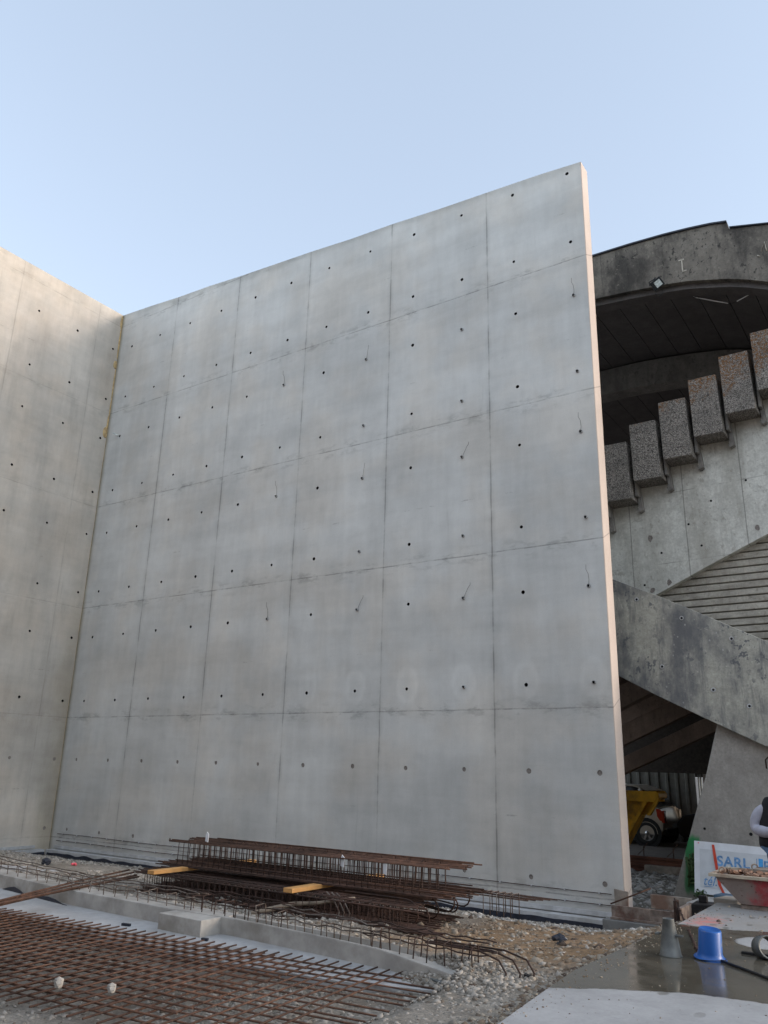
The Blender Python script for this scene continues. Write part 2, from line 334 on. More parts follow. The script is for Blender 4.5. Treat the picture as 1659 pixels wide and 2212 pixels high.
M['stone'] = plain('pale stone', (.30, .285, .26), .9, var=.15, sc=20, bump=.4)
M['orangest'] = plain('orange block', (.60, .25, .05), .8)

# ------------------------------------------------------------------ mesh helpers
def link(name, me, mat=None, parent=None, loc=None, **kw):
    o = bpy.data.objects.new(name, me); COL.objects.link(o)
    if mat is not None and me is not None and not me.materials:
        for mm in (mat if isinstance(mat, (list, tuple)) else [mat]): me.materials.append(mm)
    if parent: o.parent = parent
    if loc is not None: o.location = loc
    for k, v in kw.items(): o[k] = v
    return o
def thing(name, label, cat, loc=(0, 0, 0), rotz=0, group=None):
    o = bpy.data.objects.new(name, None); COL.objects.link(o); o.empty_display_size = .2
    o.location = loc; o.rotation_euler = (0, 0, rotz); o['label'] = label; o['category'] = cat
    if group: o['group'] = group
    return o
def tag(o, label, cat, group=None):
    o['label'] = label; o['category'] = cat
    if group: o['group'] = group
    return o
def kind(o, k): o['kind'] = k; return o
class B:
    """collects shapes in one mesh; coordinates minus origin"""
    def __init__(s, org=(0, 0, 0)): s.v = []; s.f = []; s.mi = []; s.o = Vector(org); s.sm = []
    def addv(s, pts): n = len(s.v); s.v += [tuple(Vector(p) - s.o) for p in pts]; return n
    def face(s, idx, mi=0, sm=False): s.f.append(idx); s.mi.append(mi); s.sm.append(sm)
    def box(s, a, b, mi=0, M_=None):
        a, b = Vector(a), Vector(b)
        P = [Vector((x, y, z)) for x in (a.x, b.x) for y in (a.y, b.y) for z in (a.z, b.z)]
        if M_: P = [M_ @ p for p in P]
        n = s.addv(P)
        for q in ((0, 1, 3, 2), (4, 6, 7, 5), (0, 4, 5, 1), (2, 3, 7, 6), (0, 2, 6, 4), (1, 5, 7, 3)): s.face([n+i for i in q], mi)
        return s
    def prism(s, poly, y0, y1, mi=0, ax='y'):
        """poly in (x,z) extruded along y, or (x,y) extruded along z"""
        f = (lambda p, t: (p[0], t, p[1])) if ax == 'y' else ((lambda p, t: (p[0], p[1], t)) if ax == 'z' else (lambda p, t: (t, p[0], p[1])))
        k = len(poly); n = s.addv([f(p, y0) for p in poly] + [f(p, y1) for p in poly])
        s.face([n+i for i in range(k)][::-1], mi); s.face([n+k+i for i in range(k)], mi)
        for i in range(k): j = (i+1) % k; s.face([n+i, n+j, n+k+j, n+k+i], mi)
        return s
    def tube(s, pts, r, seg=6, mi=0, cap=True, sm=True):
        pts = [Vector(p) for p in pts]; rs = r if isinstance(r, (list, tuple)) else [r]*len(pts)
        prev = None; rings = []
        for i, p in enumerate(pts):
            t = (pts[min(i+1, len(pts)-1)] - pts[max(i-1, 0)]).normalized()
            if prev is None: a = t.orthogonal().normalized()
            else: a = (prev - t*prev.dot(t)).normalized()
            prev = a; b = t.cross(a)
            rings.append(s.addv([p + rs[i]*(math.cos(2*math.pi*k/seg)*a + math.sin(2*math.pi*k/seg)*b) for k in range(seg)]))
        for i in range(len(rings)-1):
            for k in range(seg):
                j = (k+1) % seg; s.face([rings[i]+k, rings[i]+j, rings[i+1]+j, rings[i+1]+k], mi, sm)
        if cap: s.face([rings[0]+k for k in range(seg)][::-1], mi); s.face([rings[-1]+k for k in range(seg)], mi)
        return s
    def lathe(s, prof, c=(0, 0, 0), seg=32, mi=0, M_=None, sm=True):
        """prof list of (r,z)"""
        rings = []
        for r, z in prof:
            P = [Vector((r*math.cos(2*math.pi*k/seg), r*math.sin(2*math.pi*k/seg), z)) for k in range(seg)]
            if M_: P = [M_ @ p for p in P]
            rings.append(s.addv([p + Vector(c) for p in P]))
        for i in range(len(rings)-1):
            for k in range(seg):
                j = (k+1) % seg; s.face([rings[i]+k, rings[i]+j, rings[i+1]+j, rings[i+1]+k], mi, sm)
        return s
    def mesh(s, name, bevel=0):
        me = bpy.data.meshes.new(name); me.from_pydata(s.v, [], s.f)
        me.polygons.foreach_set('material_index', s.mi); me.polygons.foreach_set('use_smooth', s.sm)
        bm = bmesh.new(); bm.from_mesh(me); bmesh.ops.recalc_face_normals(bm, faces=bm.faces)
        if bevel:
            es = [e for e in bm.edges if len(e.link_faces) == 2 and e.calc_face_angle(0) > .5]
            bmesh.ops.bevel(bm, geom=es, offset=bevel, segments=2, affect='EDGES', profile=.6)
        bm.to_mesh(me); bm.free(); me.update(); return me
    def obj(s, name, mat, parent=None, bevel=0, **kw):
        """world-coordinate mesh whose origin is s.o (relative to the parent's origin)"""
        loc = s.o - (parent.location if parent and parent.type == 'EMPTY' else (world_of(parent) if parent else Vector()))
        return link(name, s.mesh(name, bevel), mat, parent, loc, **kw)
def world_of(o):
    v = Vector(o.location)
    while o.parent: o = o.parent; v += Vector(o.location)
    return v

# ------------------------------------------------------------------ ground
def lerp(v, pts):
    return np.interp(v, [p[0] for p in pts], [p[1] for p in pts])
def gz(x, y):
    x = np.asarray(x, float); y = np.asarray(y, float)
    z = lerp(y, [(-9.5, -.03), (-6.9, .03), (-6.4, .06), (-5, .0), (-3, -.16), (-1.2, -.46), (-.25, -.60), (.4, -.50), (1.2, -.34), (5, -.30), (30, -.30)])
    k = np.clip((x-14.6)/1.15, 0, 1)*np.clip((-y-1.6)/1.2, 0, 1)
    z = z*(1-k) + .075*k
    yb_ = np.interp(x, [4, 8.15, 9.9, 11.55, 14.95], [-5.75, -6.28, -6.47, -6.53, -6.74])
    z = np.where((x < 15.0), np.where(y < yb_+.08, -.045, np.minimum(z, np.where(y < -5, -.045+.11*np.clip((y-yb_-.08)/.2, 0, 1), 9))), z)
    z = z + .13*np.exp(-((x-14.85)**2/.18 + (y+6.62)**2/.10))
    k2 = np.clip((x-14.9)/.7, 0, 1)*np.clip((1.4-y)/2, 0, 1)*(y > -2.8)*np.clip((y+2.8)/.8, 0, 1)
    z = z*(1-k2) + (-.12)*k2
    return z
xs = np.concatenate([[-900, -300, -100, -40, -15, -5], np.arange(-.5, 18.6, .09), [19, 20, 22, 26, 35, 60, 120, 300, 900]])
ys = np.concatenate([[-900, -300, -100, -50, -30, -20, -15, -12], np.arange(-10.5, 6.1, .09), [7, 9, 11, 13.4, 16, 20, 30, 60, 150, 400, 900]])
XX, YY = np.meshgrid(xs, ys, indexing='ij'); ZZ = gz(XX, YY)
for i in range(len(xs)):
    for j in range(len(ys)):
        x, y = xs[i], ys[j]
        if -.5 < x < 18.6 and -10.5 < y < 6 :
            a = .045 if (y > -6.0 and y < 4.5) else .010
            if y > 4.6: a = .004
            ZZ[i, j] += a*(mnoise.noise((x*.9, y*.9, 0)) + .55*mnoise.noise((x*3.1, y*3.1, 5)) + .3*mnoise.noise((x*8, y*8, 9)))
V = np.stack([XX, YY, ZZ], -1).reshape(-1, 3); nx, ny = len(xs), len(ys)
F = [(i*ny+j, (i+1)*ny+j, (i+1)*ny+j+1, i*ny+j+1) for i in range(nx-1) for j in range(ny-1)]
me = bpy.data.meshes.new('ground'); me.from_pydata(V.tolist(), [], F)
me.polygons.foreach_set('use_smooth', [True]*len(F))
kind(link('ground', me, M['ground']), 'structure')

b = B(); b.prism([(15.76, -1.55), (15.78, -3.4), (15.73, -5.0), (15.70, -6.1), (15.78, -7.0), (15.88, -8.0), (15.9, -11), (19.5, -11), (19.5, -1.45), (16.0, -1.5)], -.02, .12, ax='z')
kind(b.obj('concrete_slab', M['slab']), 'structure')
b = B(); b.prism([(4.0, -5.70), (4.0, -7.0), (7, -7.25), (8.5, -7.22), (10, -7.42), (11.2, -7.3), (12.6, -7.36), (14.2, -7.2), (14.95, -6.95), (14.9, -6.66), (12, -6.45), (9.9, -6.42), (8.15, -6.22)], -.05, .012, ax='z')
kind(b.obj('lean_concrete', M['strip']), 'structure')
b = B(); P_ = [(7.1, -5.3), (6.05, -5.2), (5.4, -1.4), (6.3, -1.3)]
n = b.addv([(x, y, float(gz(x, y))+.035) for x, y in P_] + [(x, y, float(gz(x, y))-.1) for x, y in P_])
for q in ((0, 1, 2, 3), (7, 6, 5, 4), (0, 4, 5, 1), (1, 5, 6, 2), (2, 6, 7, 3), (3, 7, 4, 0)): b.face([n+i for i in q])
kind(b.obj('concrete_path', M['strip']), 'structure')
b = B(); b.box((2, 5.25, -.34), (18, 13.4, -.275)); kind(b.obj('road', plain('asphalt', (.12, .105, .09), .8, var=.2, sc=6)), 'structure')

# ------------------------------------------------------------------ formed concrete walls
def tie_wall(xb, zb, ties, topf, to3, bottom):  # mesh origin at the wall's foot
    """xb column boundaries, zb row boundaries (last replaced by topf), ties (x,z); to3(x,z,depth)->world"""
    b = B((0, 0, bottom)); R_ = .033
    def corner(i, j): return (xb[i], topf(xb[i]) if j == len(zb)-1 else zb[j])
    for i in range(len(xb)-1):
        for j in range(len(zb)-1):
            cx, cz = ties[i][j]
            cs = [corner(i, j), corner(i+1, j), corner(i+1, j+1), corner(i, j+1)]
            ang = [math.atan2(c[1]-cz, c[0]-cx) for c in cs]
            r = R_*random.uniform(.88, 1.1)*(1.25 if j <= 1 else 1)
            N = 16; n0 = b.addv([to3(c[0], c[1], 0) for c in cs])
            c0 = b.addv([to3(cx+r*math.cos(2*math.pi*k/N+math.radians(225)), cz+r*math.sin(2*math.pi*k/N+math.radians(225)), 0) for k in range(N)])
            plug = j <= 1
            dep = .012 if plug else .1
            c1 = b.addv([to3(cx+r*math.cos(2*math.pi*k/N+math.radians(225)), cz+r*math.sin(2*math.pi*k/N+math.radians(225)), dep) for k in range(N)])
            for q in range(4):
                arc = [c0 + (q*4+t) % N for t in range(5)]
                b.face([n0+q, n0+(q+1) % 4] + arc[::-1], 0)
            for k in range(N): b.face([c0+k, c0+(k+1) % N, c1+(k+1) % N, c1+k], 1 if not plug else 0)
            b.face([c1+k for k in range(N)], 2 if plug else 1)
    return b
rowz = [0.0, 1.6, 3.0, 4.6, 5.8, 7.4, 8.6, 10.2, 11.4, 13.0]
zb = [-.7] + [(rowz[i]+rowz[i+1])/2 for i in range(9)] + [14.2]
LEN = 14.08
topm = lambda x: 14.2 - .0735*x + .012*math.sin(x*2.1) + .008*math.sin(x*5.3+1)
xb = [1.2*i for i in range(12)] + [LEN]
ties = [[(.6+1.2*i + random.uniform(-.008, .008), z + random.uniform(-.006, .006)) for z in rowz] for i in range(12)]
main = thing('concrete_wall', 'tall new grey concrete wall with rows of tie holes, facing the camera', 'wall', (0, 0, -.7))
b = tie_wall(xb, zb, ties, topm, lambda x, z, d: (x, d, z), -.7)
T = .35
n = len(b.v)
tp = [(x, 0, topm(x)) for x in xb]; bk = [(x, T, topm(x)) for x in xb]
a = b.addv(tp + bk); k = len(xb)
for i in range(k-1): b.face([a+i, a+i+1, a+k+i+1, a+k+i], 0)
a = b.addv([(0, T, -.7), (LEN, T, -.7), (LEN, T, topm(LEN)), (0, T, topm(0))]); b.face([a, a+3, a+2, a+1])
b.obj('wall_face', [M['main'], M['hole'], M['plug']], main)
b = B((LEN, 0, -.7)); b.prism([(LEN, 0), (LEN+.012, .012), (LEN+.012, T-.012), (LEN, T)], -.7, topm(LEN), ax='z')
b.obj('end_face', M['end'], main)
b = B((0, -.22, -.7)); b.box((.25, -.035, -.44), (13.9, -.001, -.375)); 
xs_ = np.arange(.2, 14.0, .15)
pf = [(x, -.22 + .015*mnoise.noise((x*2, 0, 3))) for x in xs_]
b.prism([(.2, -.0012)] + pf + [(14.0, -.0012)], -.62, -.46, ax='z')
b.obj('kicker_ledge', M['ledge'], main)
def ribbon(pts, h, th, amp, org):
    b = B(org); k = len(pts); up = []; lo = []
    for i, (x, y, z) in enumerate(pts):
        dz = amp*mnoise.noise((x*3+y*3, 1, 2)); dy = amp*.4*mnoise.noise((x*4+y*4, 7, 2))
        up.append((x+dy*.3, y+dy, z+dz)); lo.append((x, y, z-h))
    a = b.addv(up+lo+[(p[0]-th, p[1]+th, p[2]) for p in up])
    for i in range(k-1):
        b.face([a+i, a+i+1, a+k+i+1, a+k+i]); b.face([a+i, a+2*k+i, a+2*k+i+1, a+i+1])
    return b
ribbon([(x, -.25, -.515) for x in np.arange(.3, 14.0, .1)], .25, .03, .035, (0, -.25, -.7)).obj('waterproof_membrane', M['membrane'], main)
# ringed tie cones and tie wires
for i, j, wire in [(11, 7, 'up'), (11, 6, ''), (11, 5, 'up'), (11, 4, ''), (11, 3, 'up'), (11, 2, ''), (9, 7, ''), (9, 6, ''), (9, 5, 'diag'), (9, 4, ''), (9, 3, 'diag'), (9, 2, ''), (7, 7, 'long'), (7, 5, 'long'), (7, 3, 'diag'), (5, 5, 'up'), (5, 3, 'up'), (5, 7, 'up'), (7, 4, ''), (7, 6, '')]:
    x, z = ties[i][j]; R1 = .05 if i == 11 else .042
    b = B((x, 0, z)); rr = [(R1, -.003), (R1, -.008), (.024, -.008), (.024, .04)]
    b.lathe(rr, (x, 0, z), 20, M_=Matrix.Rotation(-math.pi/2, 4, 'X') @ Matrix.Scale(-1, 4, (0, 0, 1)))
    b.obj('tie_ring', M['ledge'], main)
    if wire:
        d = {'up': [(0, 0), (.015, .1), (.012, .2), (-.02, .28), (-.01, .36)], 'diag': [(0, 0), (.06, .1), (.11, .18), (.16, .23), (.17, .27)], 'long': [(0, 0), (.03, .1), (.05, .2), (.08, .32)]}[wire]
        b = B((x, 0, z)); b.tube([(x+p, -.01-.012*t, z+q) for t, (p, q) in enumerate(d)], .003, 5); b.obj('tie_wire', M['rust2'], main)
b = B((.5, 0, 10.23)); b.tube([(.53, 0, 10.22), (.50, -.06, 10.24), (.44, -.13, 10.28)], .014, 8); b.obj('bracket', M['floodg'], main)

left = thing('side_wall', 'warm beige concrete side wall meeting the long wall at the left', 'wall', (0, 0, -.7))
yb = [0, .795] + [.795+1.2*i for i in range(1, 11)]
tl = [[(.195+1.197*i, z+random.uniform(-.006, .006)) for z in rowz] for i in range(11)]
b = tie_wall(yb, zb, tl, lambda y: 14.2, lambda y, z, d: (-d, -y, z), -.7)
ye = yb[-1]
b.box((-.36, -ye, -.7), (-.12, T, 14.198), 0)
a = b.addv([(0, 0, 14.2), (0, -ye, 14.2), (-.36, -ye, 14.2), (-.36, 0, 14.2), (0, -ye, -.7), (-.36, -ye, -.7)])
b.face([a, a+1, a+2, a+3]); b.face([a+1, a+4, a+5, a+2])
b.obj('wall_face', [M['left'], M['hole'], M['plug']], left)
b = B((0, 0, -.7)); b.prism([(.001, -.4), (.035, -.4), (.035, -ye+.1), (.001, -ye+.1)], -.44, -.375, ax='z'); b.prism([(.001, -.25), (.21, -.25), (.23, -3), (.21, -ye+.1), (.001, -ye+.1)], -.62, -.46, ax='z')
b.obj('kicker_ledge', M['ledge'], left)
ribbon([(.25, -y, -.515) for y in np.arange(.27, ye-.1, .1)], .25, .03, .035, (0, -.25, -.7)).obj('waterproof_membrane', M['membrane'], left)
# foam in the corner joint
b = B((0, 0, 0))
def blob(b, c, s, seed, mi=0, sub=2):
    bm = bmesh.new(); bmesh.ops.create_icosphere(bm, subdivisions=sub, radius=1)
    n = b.addv([(c[0]+v.co.x*s[0]*(1+.3*mnoise.noise(v.co*1.8+Vector((seed, 0, 0)))), c[1]+v.co.y*s[1]*(1+.3*mnoise.noise(v.co*1.7+Vector((0, seed, 0)))), c[2]+v.co.z*s[2]*(1+.3*mnoise.noise(v.co*1.8+Vector((0, 0, seed))))) for v in bm.verts])
    for f in bm.faces: b.face([n+v.index for v in f.verts], mi, True)
    bm.free()
for (z, h, wd) in [(10.42, .17, .10), (10.75, .25, .035), (12.55, .14, .075), (13.95, .24, .05), (13.3, .6, .03), (11.9, .6, .022), (11.2, .35, .02)]:
    blob(b, (.0, -wd*.5, z), (.015, wd, h), z)
b.tube([(.006, -.008-.006*math.sin(z*3), z) for z in np.arange(-.3, 14.1, .2)], [.002+.004*random.random()*(1 if q > 9 else .5) for q in np.arange(-.3, 14.1, .2)], 6)
b.obj('joint_foam', M['foam'], left)

# rusty lines run along the foot of the wall
for z, lab in ((-.115, 'upper of two rusty rods strung along the foot of the long wall'), (-.27, 'lower of two rusty rods strung along the foot of the long wall')):
    t = thing('wall_rod', lab, 'rod', (13.9, -.03, z), 0, 'rusty rods along the wall foot')
    b = B((13.9, -.03, z)); b.tube([(x, -.03, z + .008*math.sin(x*1.3)) for x in np.arange(.3, 13.95, .4)], .0065, 5); b.obj('rod', M['rust2'], t)
    for x in np.arange(.5, 13.8, .55): b = B((x, -.03, z)); b.box((x, -.045, z-.012), (x+.025, -.001, z+.012)); b.obj('clip', M['ledge'], t)

# ------------------------------------------------------------------ stones
ph = (1+5**.5)/2
ICO = np.array([(-1, ph, 0), (1, ph, 0), (-1, -ph, 0), (1, -ph, 0), (0, -1, ph), (0, 1, ph), (0, -1, -ph), (0, 1, -ph), (ph, 0, -1), (ph, 0, 1), (-ph, 0, -1), (-ph, 0, 1)])/1.9
IF = np.array([(0, 11, 5), (0, 5, 1), (0, 1, 7), (0, 7, 10), (0, 10, 11), (1, 5, 9), (5, 11, 4), (11, 10, 2), (10, 7, 6), (7, 1, 8), (3, 9, 4), (3, 4, 2), (3, 2, 6), (3, 6, 8), (3, 8, 9), (4, 9, 5), (2, 4, 11), (6, 2, 10), (8, 6, 7), (9, 8, 1)])
def stones(name, x, y, size, mat, lift=-.2):
    n = len(x); z = gz(x, y)
    sh = rng.uniform(.65, 1.25, (n, 3))*size[:, None]*np.array([1, 1, .72])
    v = ICO[None]*rng.uniform(.55, 1.35, (n, 12, 1))*sh[:, None, :]
    a = rng.uniform(0, 2*np.pi, n); t = rng.uniform(-.6, .6, n)
    ct, st_ = np.cos(t)[:, None], np.sin(t)[:, None]
    v = np.stack([v[..., 0], v[..., 1]*ct - v[..., 2]*st_, v[..., 1]*st_ + v[..., 2]*ct], -1)
    ca, sa = np.cos(a)[:, None], np.sin(a)[:, None]
    v = np.stack([v[..., 0]*ca - v[..., 1]*sa, v[..., 0]*sa + v[..., 1]*ca, v[..., 2]], -1)
    zz = z + size*lift + (name != 'slab_grit')*np.array([.04*mnoise.noise((p*.9, q*.9, 0)) + .025*mnoise.noise((p*3.1, q*3.1, 5)) for p, q in zip(x, y)])*((y > -6.0) & (y < 4.5))
    v += np.stack([x, y, zz], -1)[:, None, :]
    me = bpy.data.meshes.new(name); f = (IF[None]+12*np.arange(n)[:, None, None]).reshape(-1, 3)
    me.vertices.add(12*n); me.vertices.foreach_set('co', v.reshape(-1).astype(np.float32))
    me.loops.add(f.size); me.loops.foreach_set('vertex_index', f.reshape(-1).astype(np.int32))
    me.polygons.add(len(f)); me.polygons.foreach_set('loop_start', np.arange(0, f.size, 3, dtype=np.int32)); me.polygons.foreach_set('loop_total', np.full(len(f), 3, np.int32))
    me.update(); me.validate()
    return kind(link(name, me, mat), 'stuff')
def scatter(n, x0, x1, y0, y1, s0, s1, keep=None, p=2.2):
    x = rng.uniform(x0, x1, n); y = rng.uniform(y0, y1, n); s = s0 + (s1-s0)*rng.uniform(0, 1, n)**p
    if keep is not None:
        k = keep(x, y); x, y, s = x[k], y[k], s[k]
    return x, y, s
cat_ = lambda *L: [np.concatenate(q) for q in zip(*L)]
nz = np.vectorize(lambda x, y: mnoise.noise((x*.8, y*.8, 3)))
notpath = lambda x, y: ~((x > 5.3+(-y-1.3)*.17) & (x < 6.3+(-y-1.3)*.2) & (y > -5.3))
A = cat_(scatter(26000, .35, 15.6, -6.25, -.32, .012, .042, notpath), scatter(6000, 11.0, 15.2, -6.3, -3.4, .01, .035), scatter(9000, 11.5, 15.75, -2.6, -.3, .014, .05), scatter(500, .5, 15.5, -6, -.5, .04, .08, notpath, 1))
keepb = lambda x, y: ~((x > 13.1) & (y < -2.4+.4*nz(x, y)) & (y > -5.9+.5*nz(x, y)) & (rng.uniform(0, 1, len(x)) < .96))
kk = keepb(A[0], A[1]); A = [q[kk] for q in A]
stones('gravel', *A, M['gravel'])
stones('pale_gravel', *cat_(scatter(2600, 11.2, 15.1, -2.1, -.34, .016, .048, None, 1.4), scatter(700, 12.9, 15.3, -3.0, -1.6, .014, .042, None, 1.6), scatter(900, .4, 8, -1.6, -.34, .012, .035, None, 1.5)), M['pale'])
Bq = cat_(scatter(3800, 12.9, 15.75, -7.0, -2.2, .006, .026, None, 3), scatter(300, 13.2, 15.6, -6, -2.4, .03, .06), scatter(120, 15.4, 15.76, -7, -2.5, .02, .045), scatter(1500, 15.6, 15.78, -8, -2.6, .01, .035, None, 1.5))
stones('rubble', *Bq, M['rubble'])
C_ = cat_(scatter(9000, 13.6, 15.80, -10.0, -6.2, .005, .030, None, 3.5), scatter(9000, 9.5, 15.6, -10.2, -7.4, .005, .024, None, 3.5), scatter(90, 10, 15.7, -10.0, -7.0, .025, .045, None, 1), scatter(1500, 14.35, 15.5, -7.1, -6.3, .007, .04, None, 3))
stones('foreground_gravel', *C_, M['gravel'])
D_ = cat_(scatter(2500, 12.4, 16.5, -.2, 4.9, .02, .10, lambda x, y: ~((x < 14.2) & (y < .45)), 2.5), scatter(800, 14.9, 16.1, -2.6, .9, .015, .06))
stones('dark_rubble', *D_, M['darkrub'])
def on_slab(n, x0, x1, y0, y1, p, s1): x, y, s_ = scatter(n, x0, x1, y0, y1, .0015, s1, None, 4); return x, y, s_
_gz = gz; gz = lambda x, y: np.full(np.shape(x), .122); _t = stones('slab_grit', *cat_(on_slab(900, 15.8, 18.5, -9, -1.6, 4, .009), on_slab(500, 15.74, 15.95, -8.5, -2, 4, .014), on_slab(60, 15.9, 16.6, -3.4, -1.6, 2, .03)), M['rubble']); gz = _gz

# ------------------------------------------------------------------ low footing beam with starter bars
ft = thing('footing_beam', 'low pale concrete footing beam with a square block, between mesh and gravel', 'footing', (12.2, -6.6, 0))
b = B((12.2, -6.6, 0)); 
fl = [(4.0, -5.75), (8.15, -6.28), (9.9, -6.47), (11.55, -6.53)]; fr_ = [(12.4, -6.50), (13.5, -6.58), (14.2, -6.64), (14.95, -6.74)]
bkx = [(15.0, -6.45), (14.2, -6.40), (12.4, -6.28), (9.9, -6.22), (8.1, -6.0), (4.0, -5.5)]
b.prism(fl + fr_ + bkx, -.1, .165, ax='z')
b.v = [(x, y, z if z < 0 or x+12.2 < 14 else (.155 if x+12.2 < 14.5 else .09)) for x, y, z in b.v]; b.obj('beam', M['beam'], ft, bevel=.01)
b = B((12.2, -6.6, 0)); b.prism([(11.6, -6.74), (12.22, -6.76), (12.24, -6.3), (11.6, -6.3)], -.1, .158, ax='z'); b.obj('block', M['beam'], ft, bevel=.008)
ribbon([(4+.15*i, -5.775-(.128*.15*i), .03 - .02*math.sin(i)) for i in range(40)], .08, .02, .03, (12.2, -6.6, 0)).obj('membrane', M['membrane'], ft)

def bar_mesh(L, r, name='bar', seg=6):
    b = B(); b.tube([(0, 0, 0), (L, 0, 0)], r, seg); me = b.mesh(name); return me
def stirrup_mesh(w_, h_, r, name='stirrup'):
    b = B(); b.tube([(0, 0, 0), (0, 0, h_), (0, w_, h_), (0, w_, 0), (0, 0, 0)], r, 5); return b.mesh(name)
# starter cage standing in the beam
me_v = B(); me_v.tube([(0, 0, 0), (0, 0, .17), (0, .13, .17), (0, .13, 0)], .0055, 5); me_v = me_v.mesh('hoop'); me_v.materials.append(M['rustgrey'])
me_v2 = me_v.copy(); me_v2.materials[0] = M['rust2']
def starter(x0, x1, label, rusty, seed, tall=1):
    random.seed(seed)
    bx = lambda x: np.interp(x, [4, 8.15, 9.9, 12.4, 15], [-5.62, -6.15, -6.36, -6.42, -6.62])
    t = thing('starter_cage', label, 'rebar', (x0, float(bx(x0)), .16), 0, 'starter bars along the footing beam')
    O_ = Vector(t.location)
    for dy, z in ((-.05, .12), (.08, .125), (-.05, .2), (.08, .20)):
        b = B(O_); b.tube([(x, float(bx(x))+dy+.01*random.uniform(-1, 1), .16+z*tall-.04+.012*random.uniform(-1, 1)) for x in np.linspace(x0-.1, x1+.15, 14)], .006, 5)
        b.obj('long_bar', M['rust2'] if rusty else M['rustgrey'], t)
    x = x0
    while x < x1:
        o = link('hoop', me_v2 if rusty and random.random() < .8 else me_v, None, t, (x-O_.x, float(bx(x))-.055-O_.y, -.04+random.uniform(-.02, .01)))
        o.rotation_euler = (random.uniform(-.08, .08), random.uniform(-.15, .15), random.uniform(-.15, .15)); o.scale = (1, 1, tall*random.uniform(.85, 1.1)); x += random.uniform(.10, .20) if rusty else random.uniform(.14, .30)
starter(6.6, 9.6, 'rusty starter bars on the footing beam, furthest left', False, 1)
starter(9.7, 11.7, 'grey-splashed starter bars on the beam left of its block', False, 2)
starter(11.75, 12.9, 'thick rust-red starter bars rising from the beam by its block', True, 3, 1.15)
starter(13.0, 14.0, 'cement-splashed starter bars on the beam right of its block', False, 4)
starter(14.1, 15.1, 'dark starter bars at the beam end with hooked tips', True, 5)
t = thing('hooked_bars', 'three bent rebar tips curving to the ground past the beam end', 'rebar', (15.2, -6.5, .1))
for k in range(3):
    b = B((15.2, -6.5, .1)); b.tube([(14.6, -6.55+.07*k, .24), (15.1+.07*k, -6.55+.08*k, .24), (15.27+.08*k, -6.56+.08*k, .2), (15.34+.08*k, -6.58+.08*k, .12), (15.33+.08*k, -6.6+.08*k, .04)], .008, 6); b.obj('bar', M['rust2'], t)
random.seed(11)
# ------------------------------------------------------------------ welded mesh sheets
def mesh_sheet(corner, rot, z, nl, nc, label, r=.0074, wd=2.3):
    """corner = the right rear corner; long bars run to -x, cross bars to -y"""
    t = thing('rebar_mesh', label, 'rebar mesh', (corner[0], corner[1], z), math.radians(rot), 'rusty welded mesh sheets on the lean concrete')
    L = 6.0; ml = bar_mesh(L, r, 'long_bar'); ml.materials.append(M['rust']); mc = bar_mesh(wd, r*.92, 'cross_bar'); mc.materials.append(M['rust'])
    y = -.17
    for i in range(nl):
        o = link('long_bar', ml, None, t, (-L+random.uniform(-.02, .03), y, random.uniform(0, .004))); o.rotation_euler = (0, 0, random.uniform(-.004, .004)); y -= .148 if i % 2 else .128
    for i in range(nc):
        o = link('cross_bar', mc, None, t, (-.46-.122*i, .0+random.uniform(-.02, .02), .013)); o.rotation_euler = (0, 0, -math.pi/2+random.uniform(-.006, .006))
mesh_sheet((14.93, -6.64), 5.4, .018, 15, 46, 'lower rusty rebar mesh sheet, reaching furthest right to the beam end')
mesh_sheet((13.85, -6.98), 4.4, .045, 13, 42, 'upper rusty rebar mesh sheet, shifted to the left on the lower one', wd=1.98)
# ------------------------------------------------------------------ stacked rebar cages
CL = 4.35
m_long = bar_mesh(CL, .0085, 'long_bar'); m_long.materials.append(M['rust2'])
m_long2 = bar_mesh(CL, .0085, 'long_bar'); m_long2.materials.append(M['rust'])
m_st = stirrup_mesh(.2, .235, .0048); m_st.materials.append(M['rust2']); m_st2 = stirrup_mesh(.2, .27, .0052); m_st2.materials.append(M['rust2'])
def cage(x, y, z, layer, i, n, dx):
    pos = ['nearest the camera', 'second from the camera', 'third from the camera', 'fourth from the camera', 'fifth from the camera', 'sixth from the camera', 'farthest from the camera']
    nm = pos[i] if i < n-1 else pos[-1]
    t = thing('rebar_cage', '%s rusty stirrup cage in the stack, %s' % (layer, nm), 'rebar cage', (x, y, z), random.uniform(-.012, .012), 'rusty rebar cages stacked before the wall')
    ml = m_long2 if layer == 'upper' else m_long
    for yy, zz in ((.0, 0), (.07, .0), (.13, 0), (.2, 0), (0, .235), (.07, .235), (.13, .24), (.2, .235)):
        if layer == 'upper': zz = zz*1.15
        o = link('long_bar', ml, None, t, (-random.uniform(.0, .22), yy+random.uniform(-.01, .01), zz)); o.rotation_euler = (0, random.uniform(-.003, .003), random.uniform(-.004, .004))
    for q in range(9 if layer == 'lower' else 3):
        o = link('long_bar', ml if q % 2 else m_long, None, t, (-random.uniform(0, .15)+(.1 if q % 3 else 0), random.uniform(0, .2), random.uniform(.008, .045))); o.rotation_euler = (0, random.uniform(-.003, .003), random.uniform(-.01, .01))
    k = .1
    while k < CL-.35:
        o = link('stirrup', m_st2 if layer == 'upper' else m_st, None, t, (k, 0, 0)); o.rotation_euler = (0, random.uniform(-.05, .05), random.uniform(-.03, .03)); k += .098+random.uniform(-.012, .012)
    return t
for i in range(7): cage(9.5+random.uniform(-.12, .12)-(.1*i), -5.27+.235*i, -.005 - .02*i*.6, 'lower', i, 7, 0)
for i in range(3): cage(9.52+random.uniform(-.1, .12)-.05*i, -4.74+.25*i, .305, 'upper', i, 3, 0)
